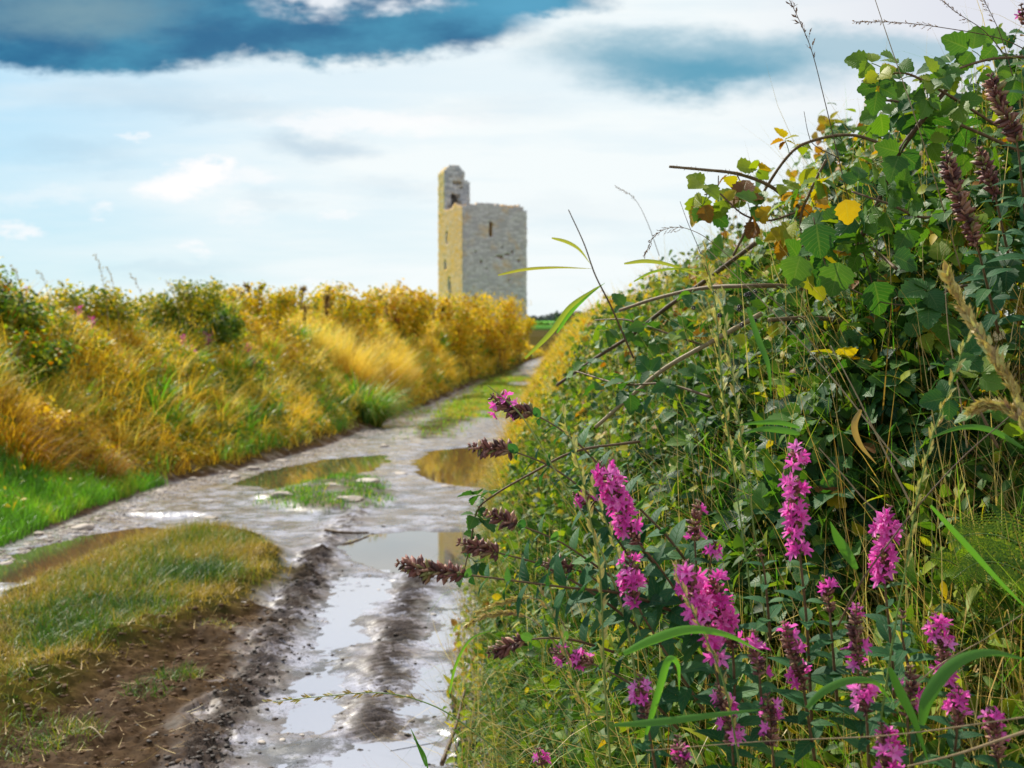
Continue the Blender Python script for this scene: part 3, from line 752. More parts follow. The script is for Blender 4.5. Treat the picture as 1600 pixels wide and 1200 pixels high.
blades(a, np.c_[xy, z - .008], rng.random(m) * 2 * PI, L, .0030 + .002 * rng.random(m), rng.random(m) * .8, .3 + rng.random(m) * 1.5, tt, segs=3)
tag(a.build('island_grass', M_TURF), 'short turf on the long grass island between the two ruts', 'grass', kind='stuff')
xy = in_poly(ISL_C, 4200, .10); xy = xy[fbm(xy[:, 0], xy[:, 1], .3, 2) > -.25]
grass_patch('island_grass', 'thin grass on the small stony island in front of the puddles', xy, .035, .09, M_GRN, .48, .2, w=.006, droop=1)
xy = in_poly(ISL_F, 7000, .25)
grass_patch('island_grass', 'yellow green grass strip on the crown of the lane farther off', xy, .05, .13, M_GRN, .72, .1, w=.008, droop=1)
n = 16000; y = 30 + rng.random(n) * 36; s = -1.8 + rng.standard_normal(n) * .55; k = fbm(s, y, 1.4, 2) > -.25; y, s = y[k], s[k]
grass_patch('island_grass', 'distant golden green grass along the middle of the lane near the bend', np.stack([Rr(y) + s, y], -1), .08, .2, M_GRN, .80, .08, w=.012, droop=1)
# tufts on the brown mud
def tuft_at(u, v, rad, n, h0, h1, t0, label):
    x, y = G(u, v); r = rad * np.sqrt(rng.random(n)); th = rng.random(n) * 2 * PI
    xy = np.stack([x + r * np.cos(th), y + r * np.sin(th) * 1.3], -1)
    o = grass_patch('grass_tuft', label, xy, h0, h1, M_TURF, t0 - .12, .12, w=.0035, droop=1.3, lean=.8)
    o['category'] = 'grass tuft'; del o['kind']
tuft_at(275, 1078, .10, 260, .04, .09, .70, 'flattened straw and green tuft on the brown mud beside the dark clods')
tuft_at(225, 1108, .09, 180, .03, .07, .62, 'small tuft on the brown mud just below the flattened one')
tuft_at(60, 1180, .20, 650, .04, .09, .72, 'yellowish tuft in the near left corner of the brown mud')
tuft_at(335, 1000, .09, 150, .03, .06, .66, 'thin tuft at the lower tip of the grass island')
tuft_at(720, 640, .8, 900, .10, .2, .72, 'grass tuft on the lane crown farther off')

# --- shrubs and clumps standing in the left bank
def bush(name, label, cat, c, rad, nleaf, size, mat, t0, ts, stems=14, group=None, proto=None, gaps=.5):
    """one shrub: stems fanning from its foot, and leaf-sized faces round the stem ends"""
    c = np.array(c, float); rad = np.array(rad, float)
    gz = float(ground(c[0:1], c[1:2])[0]); foot = np.array([c[0], c[1], gz])
    root = empty(name, foot, label, cat, group)
    a = Acc(); tips = []
    for i in range(stems):
        v = rng.standard_normal(3); v /= np.linalg.norm(v); v[2] = abs(v[2]) * .9 + .1
        tip = c + v * rad * (.65 + .35 * rng.random())
        b = foot + np.array([rng.normal() * rad[0] * .25, rng.normal() * rad[1] * .25, -.05])
        md = (b + tip) / 2 + np.array([0, 0, rad[2] * .2]) + rng.normal(size=3) * .05
        tube(a, spline([b, md, tip], 7), np.linspace(.012, .003, 7) * (1 + c[1] * .004), 5, .25 + .3 * rng.random()); tips.append((md if c[1] < 30 else b + (md - b) * .35, tip))
    a.build('stems', M_STEM, root)
    a = Acc(); k = rng.integers(0, len(tips), nleaf)
    A_ = np.array([t[0] for t in tips])[k]; B_ = np.array([t[1] for t in tips])[k]
    tt = rng.random((nleaf, 1)) ** .6
    q = A_ + (B_ - A_) * tt + rng.standard_normal((nleaf, 3)) * rad * .12
    out = norm(q - c + rng.standard_normal((nleaf, 3)) * rad * .5)
    nn = norm(out + np.array([0, 0, .9]) + rng.standard_normal((nleaf, 3)) * .5)
    d = norm(np.cross(nn, rng.standard_normal((nleaf, 3))) + out * .5)
    sz = size * (.6 + .8 * rng.random(nleaf))
    q[:, 2] = np.maximum(q[:, 2], ground(q[:, 0], q[:, 1]) + .02)
    a.inst(proto or LEAF_LO, frames(d, nn, sz), q, np.clip(t0 + ts * rng.standard_normal(nleaf) + .25 * fbm(q[:, 0] + q[:, 2], q[:, 1] - q[:, 2], .3 * rad[2] + .05, 2), 0, 1))
    a.build('foliage', mat, root)
    return root
def onL(u, Y, f=1.0):
    """point on the left bank outline where that column is, at distance Y"""
    x = (u - 800) / FPX * Y; sl = Ll(Y) - x
    return x, Y, float(surfL(sl, Y)) * f + float(zg(Y))
BL = [
 ('bramble_bush', 'dark bramble bush with grey green leaves at the left end of the bank', (-6.3, 14.6, 2.05), (1.0, .9, .62), 2600, .062, M_FIL, .52, .25),
 ('bramble_bush', 'low dark bramble tangle on the near face of the left bank under the purple flowers', (-5.35, 13.3, 1.55), (.62, .6, .45), 1500, .055, M_FIL, .46, .25),
 ('shrub', 'olive shrub on the crest of the left bank right of the purple flowers', (-6.05, 17.6, 2.35), (.9, .8, .45), 1700, .06, M_AUT, .22, .2),
 ('shrub', 'rounded yellow green shrub rising highest on the crest left of the tower', (-5.35, 20.4, 2.50), (.85, .9, .55), 2400, .062, M_AUT, .20, .2),
 ('ivy_bush', 'dark green narrow bush trailing down the middle of the left bank', (-5.05, 21.5, 2.0), (.42, .6, .75), 1500, .065, M_FIL, .45, .16),
 ('shrub', 'golden shrub behind the dark green bush on the crest', (-5.2, 25.5, 2.9), (1.1, 1.1, .5), 2000, .075, M_AUT, .38, .2),
 ('shrub', 'rusty brown weed clump below the dark bramble bush at far left', (-5.0, 12.6, .95), (.6, .5, .3), 1100, .045, M_AUT, .80, .2),
 ('shrub', 'broad golden bush on the crest midway between shrubs and tower', (-4.9, 36, 3.7), (1.5, 1.6, .75), 2400, .10, M_AUT, .33, .2),
 ('shrub', 'brown topped golden bush just left of the tower foot', (-4.1, 48, 4.4), (1.6, 2.0, .9), 2600, .12, M_AUT, .42, .2),
 ('shrub', 'golden bush hiding the foot of the tower', (-2.4, 60, 4.7), (1.8, 2.4, 1.0), 2600, .13, M_AUT, .40, .2),
 ('shrub', 'brownish bush before the right half of the tower foot', (-.9, 70, 5.2), (1.9, 2.4, 1.0), 2400, .14, M_AUT, .45, .2),
 ('shrub', 'last golden bush at the lane bend right below the tower corner', (.15, 79, 4.4), (1.35, 2.2, 1.2), 2200, .14, M_AUT, .40, .2),
]
for (nm, lb, c, rd, nl, sz, mt, t0, ts) in BL:
    bush(nm, lb, nm.replace('_', ' '), (c[0], c[1], c[2] - (.25 if c[1] < 30 else .55)), rd, int(nl * 1.6), sz * .9, mt, t0 + ((.05 if c[1] < 30 else .16) if mt is M_AUT and t0 < .7 else 0), ts)

def fountain(name, label, c, n, L, w, mat, t0, ts, spread=.25, droop=1.9, cat='grass tuft'):
    a = Acc(); r = spread * np.sqrt(rng.random(n)); th = rng.random(n) * 2 * PI
    x = c[0] + r * np.cos(th); y = c[1] + r * np.sin(th); z = ground(x, y) if len(c) < 3 else np.full(n, c[2])
    blades(a, np.stack([x, y, z - .03], -1), th + rng.standard_normal(n) * .5, L * (.55 + .6 * rng.random(n)), w * (.7 + .6 * rng.random(n)), .1 + .5 * rng.random(n), droop * (.4 + .8 * rng.random(n)), np.clip(t0 + ts * rng.standard_normal(n), 0, 1), segs=6)
    return tag(a.build(name, mat), label, cat)
fountain('grass_tussock', 'large arching tussock of pale blades over a dark green heart by the lane edge', (-3.35, 27.5), 1500, 1.45, .022, M_GRN, .66, .24, .42, 2.0)
fountain('grass_tussock', 'feathery pale gold grass plume tallest on the left bank', (-4.15, 30.5), 1500, 1.7, .016, M_DRY, .80, .08, .5, 1.2)
fountain('grass_tussock', 'smaller feathery straw clump left of the tallest plume', (-4.75, 29.5), 900, 1.35, .016, M_DRY, .84, .07, .45, 1.2)
fountain('grass_tussock', 'straw coloured clump on the bank behind the arching tussock', (-4.0, 37), 1000, 1.7, .02, M_DRY, .72, .1, .6, 1.3)
fountain('grass_tussock', 'rust brown grass clump above the bright green grass at far left', (-4.75, 11.6), 1100, .62, .009, M_DRY, .22, .14, .45, 1.8)
fountain('grass_tussock', 'drooping brown tuft at the right end of the bright green grass', (-4.25, 12.6), 800, .5, .008, M_DRY, .12, .1, .22, 2.1)

# --- reeds with brown plumes on the crest (all alike)
def reed(loc, h, first=None):
    if first is not None:
        r = first.copy(); COL.objects.link(r)
        for ch in first.children:
            c = ch.copy(); COL.objects.link(c); c.parent = r
        r.location = loc; r.scale = (h / 1.5,) * 3; r.rotation_euler = (rng.normal() * .08, rng.normal() * .08, rng.random() * 6)
        return r
    o = bpy.data.objects.new('reed', None); COL.objects.link(o)
    a = Acc(); tube(a, spline([(0, 0, 0), (.01, 0, .8), (.06, .02, 1.5)], 8), np.linspace(.009, .004, 8), 5, .5); a.build('stalk', M_STEM, o)
    a = Acc(); m = 160; t = rng.random(m)
    ax = spline([(.035, .01, 1.15), (.07, .02, 1.5), (.16, .03, 1.66)], 30)[(t * 29).astype(int)]
    d = norm(np.stack([.5 + rng.standard_normal(m) * .5, rng.standard_normal(m) * .5, np.ones(m) * .5], -1))
    a.inst(LEAF_LAL, frames(d, rng.standard_normal((m, 3)), .07 + .07 * rng.random(m)), ax, rng.random(m)); a.build('plume', M_PLUM, o)
    a = Acc(); m = 5; tt = np.array([.2, .4, .55, .7, .3])
    blades(a, np.stack([.01 * tt, 0 * tt, 1.3 * tt], -1), rng.random(5) * 6.3, np.full(5, .5), np.full(5, .02), np.full(5, .5), np.full(5, 1.2), rng.random(5) * .4 + .4, segs=4); a.build('leaf', M_DRY, o)
    o.location = loc
    tag(o, 'slender reed with a brown plume on the far crest of the left bank', 'reed', 'reeds with brown plumes along the crest of the left bank')
    return o
r0 = None
for i in range(44):
    Y = 24 + 54 * (i / 43) ** 1.2 + rng.normal() * .6
    sl = 1.8 + rng.random() * 1.0
    x = float(Ll(Y)) - sl; z = float(surfL(sl, Y)) + float(zg(Y)) - 1.12 * (.8 + .012 * (Y - 24))
    h = 1.5 * (.8 + .012 * (Y - 24)) * (.9 + .3 * rng.random())
    r = reed((x, Y, z), h, r0)
    if r0 is None: r0 = r; r0.scale = (h / 1.5,) * 3
# distant hedges and trees
for (lb, c, rd, n_, sz, t0) in (
    ('dark hedge tree at the near edge of the green field left of the gap', (1.6, 150, 6.1), (3.2, 2, 1.3), 1500, .32, .30),
    ('dark bush at the near edge of the green field right of the gap', (6.5, 146, 6.0), (3.4, 2, 1.2), 1500, .32, .25)):
    bush('field_bush', lb, 'bush', c, rd, n_, sz, M_FIL, t0, .12, 12)
a = Acc(); n = 9000
x = -60 + rng.random(n) * 160; hgt = 3.2 + 2.2 * fbm(x, x * 0 + 3, 14., 3)
p = np.stack([x, 604 + rng.random(n) * 8, 24.3 + rng.random(n) * hgt], -1)
a.inst(LEAF_LO, frames(rng.standard_normal((n, 3)), rng.standard_normal((n, 3)), 1.1 + rng.random(n), None), p, np.clip(.25 + .1 * rng.standard_normal(n), 0, 1))
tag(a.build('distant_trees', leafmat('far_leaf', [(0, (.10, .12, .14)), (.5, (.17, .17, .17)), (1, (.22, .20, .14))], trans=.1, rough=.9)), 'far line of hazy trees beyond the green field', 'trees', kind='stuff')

# ------------------------------------------------------------------ right bank
def ptR(s, y, k=1.0):
    x = Rr(y) + s
    e = np.maximum(envR(s) * kR(y) * (1 + .12 * fbm(x * 1.3, y, .8, 3) + .10 * fbm(x, y, .25, 3)), 0)
    gz = ground(x, y)
    return np.stack([x, y, np.maximum(e + zg(y), gz)], -1), gz
def nrmR(n, s, spread=.5):
    b = np.stack([-.75 * np.ones(n), -.25 * np.ones(n), .65 * np.ones(n)], -1)
    return norm(b + rng.standard_normal((n, 3)) * spread)
def clear(p, r=.5):
    """leave the place where the viewer stands free"""
    return (np.hypot(p[:, 0] - .0, p[:, 1]) > r + .75) | (p[:, 2] < .3)

# --- far part of the right bank: gold and olive
a = Acc(); n = 30000
y = sampY(n, 8.0, 98, 1.5); s = rng.random(n) * 2.3 + .04
p, gz = ptR(s, y); f = rng.random(n) ** .5
L = (.16 + .26 * rng.random(n)) * (1 + .012 * y); q = up_at(p, gz, f); q[:, 2] = np.maximum(q[:, 2] - L * .5, gz - .02)
blades(a, q, PI * .9 + rng.standard_normal(n) * 1.3, L, .004 + .00055 * y, rng.random(n) * .4, .3 + rng.random(n) * 1.3, np.clip(.60 + .22 * fbm(p[:, 0], y, 1.3, 3) + .16 * rng.standard_normal(n), 0, .97), segs=3)
tag(a.build('dry_grass', M_DRY), 'golden dry grass on the far part of the right bank', 'grass', kind='stuff')
a = Acc(); n = 42000
y = sampY(n, 6.2, 98, 1.55); s = rng.random(n) * 2.2 - .02
p, gz = ptR(s, y); q = up_at(p, gz, 1 - .5 * rng.random(n) ** 1.6)
s_ok = None
sz = (.022 + .0018 * y) * (.6 + .8 * rng.random(n))
gold = sstep(6.5, 13, y) * .32
a.inst(LEAF_LO, frames(norm(rng.standard_normal((n, 3)) + [-.5, -.3, -.2]), nrmR(n, s, .55), sz), q, np.clip(.40 + gold + .22 * fbm(p[:, 0], y, .7, 3) + .2 * rng.standard_normal(n), 0, .97))
tag(a.build('undergrowth', M_FIL), 'green to golden leaves of the right bank beyond the near brambles', 'undergrowth', kind='stuff')

# --- near part: dense small leaves, blades, dead stalks, in shade below
a = Acc(); n = 50000
y = sampY(n, 1.15, 8, 1.9); s = rng.random(n) ** .85 * 2.4 - .16
p, gz = ptR(s, y); q = up_at(p, gz, 1 - .62 * rng.random(n) ** 1.3); k = clear(q); q, y, s = q[k], y[k], s[k]; n = len(q)
pt_ = fbm(q[:, 0] * 1.2 + q[:, 2], y, .35, 3)
sz = (.011 + .026 * rng.random(n) ** 1.7) * (1 + .06 * y)
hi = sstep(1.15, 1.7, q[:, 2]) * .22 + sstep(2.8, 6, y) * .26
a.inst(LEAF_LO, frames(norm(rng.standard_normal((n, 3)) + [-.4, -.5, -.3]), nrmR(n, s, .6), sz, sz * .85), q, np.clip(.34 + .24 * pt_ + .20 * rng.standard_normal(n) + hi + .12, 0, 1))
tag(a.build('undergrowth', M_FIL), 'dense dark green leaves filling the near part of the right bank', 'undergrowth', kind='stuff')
a = Acc(); n = 32000
y = sampY(n, 2.1, 9, 1.5); s = rng.random(n) * .75 - .01
p, gz = ptR(s, y); q = up_at(p, gz, 1 - .7 * rng.random(n) ** 1.3); sz = (.014 + .030 * rng.random(n) ** 1.5) * (1 + .05 * y)
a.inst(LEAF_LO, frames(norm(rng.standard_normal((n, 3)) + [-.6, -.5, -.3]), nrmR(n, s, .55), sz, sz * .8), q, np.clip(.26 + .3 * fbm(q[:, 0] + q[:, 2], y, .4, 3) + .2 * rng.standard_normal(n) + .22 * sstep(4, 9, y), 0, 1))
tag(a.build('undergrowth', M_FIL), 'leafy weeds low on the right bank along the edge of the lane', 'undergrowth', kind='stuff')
# lance leaves of the lower growth
a = Acc(); n = 15000
y = sampY(n, 1.15, 5.0, 1.9); s = rng.random(n) * 1.5 - .14
p, gz = ptR(s, y); q = up_at(p, gz, 1 - .6 * rng.random(n) ** 1.2) + [0, 0, .02]; k = clear(q); q, y = q[k], y[k]; n = len(q)
sz = .030 + .035 * rng.random(n)
a.inst(LEAF_LAL, frames(norm(rng.standard_normal((n, 3)) + [-.3, -.3, .3]), nrmR(n, 0, .6), sz, sz * 1.1), q, np.clip(.38 + .2 * fbm(q[:, 0], y, .3, 2) + .2 * rng.standard_normal(n), 0, .9))
tag(a.build('undergrowth', M_FIL), 'narrow grey green leaves among the pink flower stems', 'undergrowth', kind='stuff')
# green and yellow blades
a = Acc(); n = 25000
y = sampY(n, 1.15, 11, 1.8); s = rng.random(n) ** .9 * 1.9 - .16 + .16 * sstep(2.6, 4, y)
p, gz = ptR(s, y); L = .16 + .34 * rng.random(n); q = up_at(p, gz, .55 + .45 * rng.random(n)); q[:, 2] = np.maximum(q[:, 2] - L * .55, gz - .02)
k = clear(q); q, y, s, L = q[k], y[k], s[k], L[k]; n = len(q)
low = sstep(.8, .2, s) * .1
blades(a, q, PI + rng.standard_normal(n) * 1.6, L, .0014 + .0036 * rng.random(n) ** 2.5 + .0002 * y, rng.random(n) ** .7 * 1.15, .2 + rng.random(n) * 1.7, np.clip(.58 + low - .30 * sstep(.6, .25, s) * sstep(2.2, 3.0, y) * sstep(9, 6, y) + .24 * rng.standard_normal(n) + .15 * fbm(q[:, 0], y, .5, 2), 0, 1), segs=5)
tag(a.build('grass', M_GRN), 'green and yellowing grass blades threaded through the right bank', 'grass', kind='stuff')
# dead stalks and dry blades
a = Acc(); n = 20000
y = sampY(n, 1.15, 10, 1.8); s = rng.random(n) * 2.2 - .14
p, gz = ptR(s, y); L = .14 + .4 * rng.random(n); q = up_at(p, gz, .5 + .5 * rng.random(n)); q[:, 2] = np.maximum(q[:, 2] - L * .4, gz - .02)
k = clear(q, .55); q, y, L = q[k], y[k], L[k]; n = len(q)
blades(a, q, rng.random(n) * 2 * PI, L, .0019 + .0022 * rng.random(n), rng.random(n) * 1.3, rng.standard_normal(n) * .5, np.clip(.58 + .25 * rng.standard_normal(n), 0, 1), segs=4)
tag(a.build('dry_stalks', M_STRAW), 'thin straw coloured dead stalks tangled in the right bank', 'stalks', kind='stuff')
# verge grass hanging over the lane edge
a = Acc(); n = 13000
y = sampY(n, 3.0, 22, 1.6); s = rng.standard_normal(n) * .05 + .05
kk_ = (rng.random(n) < .35 + .65 * sstep(5, 8, y)) & ~((y > 4.1) & (y < 4.95) & (s < .09)); y, s = y[kk_], s[kk_]; n = len(y)
xx = Rr(y) + s; z = ground(xx, y); L = (.06 + .12 * rng.random(n)) * (1 + .03 * y) * np.where(rng.random(n) < .08, 1.8, 1)
z2 = z + rng.random(n) * .35 * (s > -.08)
blades(a, np.stack([xx, y, z2], -1), PI + rng.standard_normal(n) * .8, L, .0035 + .00045 * y, .2 + rng.random(n) * .7, .8 + rng.random(n) * 1.6, np.clip(.30 + .045 * y + .30 * rng.standard_normal(n), 0, 1), segs=4)
tag(a.build('verge_grass', M_TURF), 'grass hanging over the right edge of the lane', 'grass', kind='stuff')

# ------------------------------------------------------------------ individual plants on the right bank
def path(pts): return [P(*q) for q in pts]
def leaflet3(acc, base, d, n_, size, tint, five=False):
    """compound bramble leaf: a petiole and three (or five) toothed leaflets"""
    d = norm(np.array(d)); n_ = norm(np.array(n_)); x = norm(np.cross(d, n_))
    acc_d = [(d, 1.0, d * size * .15)] + [(norm(d * .25 + x * s_), .82, x * s_ * size * .05) for s_ in (-1, 1)]
    if five: acc_d += [(norm(-d * .5 + x * s_), .62, -d * size * .1) for s_ in (-1, 1)]
    for (dd, k_, off) in acc_d:
        nn = norm(n_ + rng.standard_normal(3) * .22)
        acc.inst(LEAF_BR, frames(dd[None], nn[None], np.array([size * k_]), np.array([size * k_ * 1.12])), (base + off)[None], np.array([np.clip(tint + rng.normal() * .05, 0, 1)]))
def cane(label, pts, r0, r1, nleaf, size, tint, thorns=True, stemtint=.45, name='bramble_cane', start=.1, face=0.0):
    pp = spline(path(pts), 40)
    root = empty(name, pp[0], label, name.replace('_', ' '))
    a = Acc(); rr = np.linspace(r0, r1, 40) * (1 + .06 * np.sin(np.arange(40) * 1.7)); tube(a, pp, rr, 8, stemtint); 
    if thorns:
        m = 46
        ii_ = rng.integers(1, 39, m); tn = norm(np.gradient(pp, axis=0))[ii_]
        o_ = norm(np.cross(tn, rng.standard_normal((m, 3)))); q = pp[ii_] + (pp[np.minimum(ii_ + 1, 39)] - pp[ii_]) * rng.random((m, 1)) + o_ * rr[ii_][:, None] * .8
        cone = (np.array([(-.2, 0, 0), (.2, 0, 0), (0, 0, .3), (0, 1, -.25)], float), np.array([0, 1, 3, 1, 2, 3, 2, 0, 3]), np.array([3, 3, 3]), np.zeros((4, 3)))
        a.inst(cone, frames(o_, tn, np.full(m, .0048)), q, np.full(m, .35))
    a.build('stem', M_STEM, root, smooth=True)
    for i in range(nleaf):
        t = start + (1 - start) * (i + .5 * rng.random()) / nleaf; j = min(38, int(t * 39)); b = pp[j]
        tn = norm(pp[j + 1] - pp[j]); side = norm(np.cross(tn, rng.standard_normal(3)) + np.array([0, 0, .35]) * rng.random())
        d = norm(side + tn * .5 + np.array([0, 0, -.25]))
        pl = size * (.5 + .5 * rng.random()); e = b + d * pl
        a = Acc(); tube(a, spline([b, b + d * pl * .5 + [0, 0, .003], e], 5), .0010, 4, .6)
        st = a.build('petiole', M_GSTEM, None)
        a = Acc(); nn = norm(np.array([-.30, -.35 - face, .75]) + rng.standard_normal(3) * .45)
        leaflet3(a, e, norm(d + [0, 0, -.3]), nn, size * (.75 + .45 * rng.random()), np.clip(tint + rng.normal() * .13, 0, 1), rng.random() < .15)
        lf = a.build('leaf', M_BRA, root, smooth=True)
        if lf is not None: st.parent = lf
    return root
cane('bramble shoot with round toothed leaves against the blue cloud at upper right', [(1560, 200, 2.35), (1480, 150, 2.3), (1420, 118, 2.25), (1385, 118, 2.25), (1345, 128, 2.2)], .0030, .0012, 10, .042, .72, face=.9)
cane('bramble shoot crossing the crest below the highest shoot', [(1610, 90, 2.4), (1540, 95, 2.35), (1470, 120, 2.3), (1430, 150, 2.3)], .0032, .0014, 10, .046, .58, face=.5)
cane('brown bramble cane slanting down from the top right leaves', [(1485, 130, 2.3), (1450, 175, 2.3), (1400, 245, 2.35), (1370, 320, 2.4), (1330, 400, 2.5)], .0045, .0060, 9, .050, .50, stemtint=.15)
cane('long thin bramble cane arching rightwards under the topmost leaves', [(1355, 158, 2.4), (1400, 160, 2.4), (1450, 178, 2.4), (1520, 205, 2.4), (1620, 250, 2.4)], .0024, .0036, 10, .046, .55)
cane('bare grey dead cane reaching left over the sky with a snapped tip', [(1045, 261, 2.7), (1100, 266, 2.7), (1150, 272, 2.7), (1200, 290, 2.7), (1250, 325, 2.75), (1320, 360, 2.9)], .0030, .0050, 5, .033, .78, thorns=True, stemtint=.5, start=.28)
cane('thorny brown cane arching up through the dead cane', [(1145, 400, 2.8), (1165, 360, 2.8), (1190, 305, 2.75), (1230, 245, 2.7), (1265, 222, 2.7), (1330, 212, 2.7), (1400, 235, 2.7)], .0030, .0036, 5, .036, .74, start=.35)
cane('smooth brown cane lying across the hedge level with the tower foot', [(968, 485, 3.1), (1030, 465, 3.0), (1100, 450, 2.9), (1170, 447, 2.8), (1230, 448, 2.8), (1330, 462, 2.8)], .0040, .0060, 5, .040, .50, thorns=False, stemtint=.55, start=.35)
cane('second brown cane below the first with peeling bark', [(1200, 500, 2.6), (1270, 497, 2.6), (1330, 505, 2.6), (1400, 530, 2.6)], .0045, .0055, 3, .035, .45, thorns=False, stemtint=.5)
cane('dark cane rising from the middle of the hedge to the left', [(870, 602, 3.6), (930, 560, 3.5), (985, 525, 3.4), (1045, 478, 3.3), (1100, 440, 3.3), (1180, 380, 3.3)], .0045, .0065, 8, .045, .60, stemtint=.2)
cane('pale grey stick slanting up beneath the dark cane', [(930, 668, 2.9), (985, 620, 2.9), (1040, 575, 2.85), (1110, 535, 2.8), (1190, 490, 2.8)], .0045, .0060, 2, .035, .55, thorns=False, stemtint=.85)
cane('thin brown runner bending down over the lane with blue green leaves', [(1000, 690, 2.6), (900, 705, 2.6), (830, 740, 2.55), (770, 775, 2.5), (745, 800, 2.5), (735, 850, 2.5), (722, 905, 2.5)], .0030, .0012, 9, .032, .25, stemtint=.4, start=.45)
cane('leafy green shoot hanging from the crest beside the yellow leaves', [(1290, 250, 2.5), (1265, 300, 2.5), (1250, 350, 2.5), (1270, 420, 2.5)], .0030, .0024, 11, .050, .84)
cane('bramble shoot with bright yellow green leaves low on the skyline', [(1250, 330, 2.6), (1200, 345, 2.6), (1160, 335, 2.6), (1120, 300, 2.6), (1100, 305, 2.6)], .0026, .0014, 9, .046, .84, face=.6)
cane('leafy cane in the shade at the right edge halfway up', [(1620, 420, 2.0), (1560, 440, 2.05), (1490, 450, 2.1), (1440, 480, 2.1)], .0030, .0022, 9, .050, .36)
cane('deep green cane in the middle of the hedge right of the yellow leaves', [(1400, 420, 2.2), (1350, 380, 2.3), (1300, 370, 2.3), (1240, 390, 2.3)], .0032, .0020, 10, .052, .62)
cane('bramble shoot with wilted brown leaves beside the seed spikes', [(1500, 330, 2.2), (1440, 340, 2.2), (1390, 320, 2.2), (1330, 300, 2.25)], .0030, .0018, 10, .046, .50)
cane('low bramble runner with grey green leaves above the flowers', [(1110, 620, 2.6), (1040, 600, 2.7), (970, 600, 2.8), (900, 580, 3.0)], .0030, .0018, 9, .042, .40)
cane('bramble shoot among the golden weeds on the left of the hedge', [(1100, 540, 3.2), (1040, 520, 3.2), (980, 500, 3.3), (930, 500, 3.4)], .0030, .0018, 9, .044, .60)
cane('upright shoot of lance shaped leaves near the right edge', [(1560, 700, 1.75), (1530, 640, 1.75), (1500, 590, 1.8), (1480, 560, 1.8)], .0022, .0014, 7, .038, .5, thorns=False)

# extra toothed leaves over the near hedge, in trifoliate sprays (unnumbered mass behind the canes)
a = Acc(); n = 2300
y = sampY(n, 2.1, 5.5, 1.7); s = .35 + rng.random(n) * 1.5
p, gz = ptR(s, y); q = up_at(p, gz, 1 - .12 * rng.random(n))
for i in range(n):
    if q[i, 2] < .80: continue
    leaflet3(a, q[i] + [0, 0, .02], norm(rng.standard_normal(3) + [-.6, -.5, -.5]), norm(np.array([-.5, -.35, .7]) + rng.standard_normal(3) * .35), .030 + .022 * rng.random(), np.clip(.42 + .25 * rng.normal() + .12 * sstep(3, 5, y[i]), 0, .98))
tag(a.build('bramble_leaves', M_BRA, smooth=True), 'toothed bramble leaves in threes spread over the right bank', 'leaves', kind='stuff')

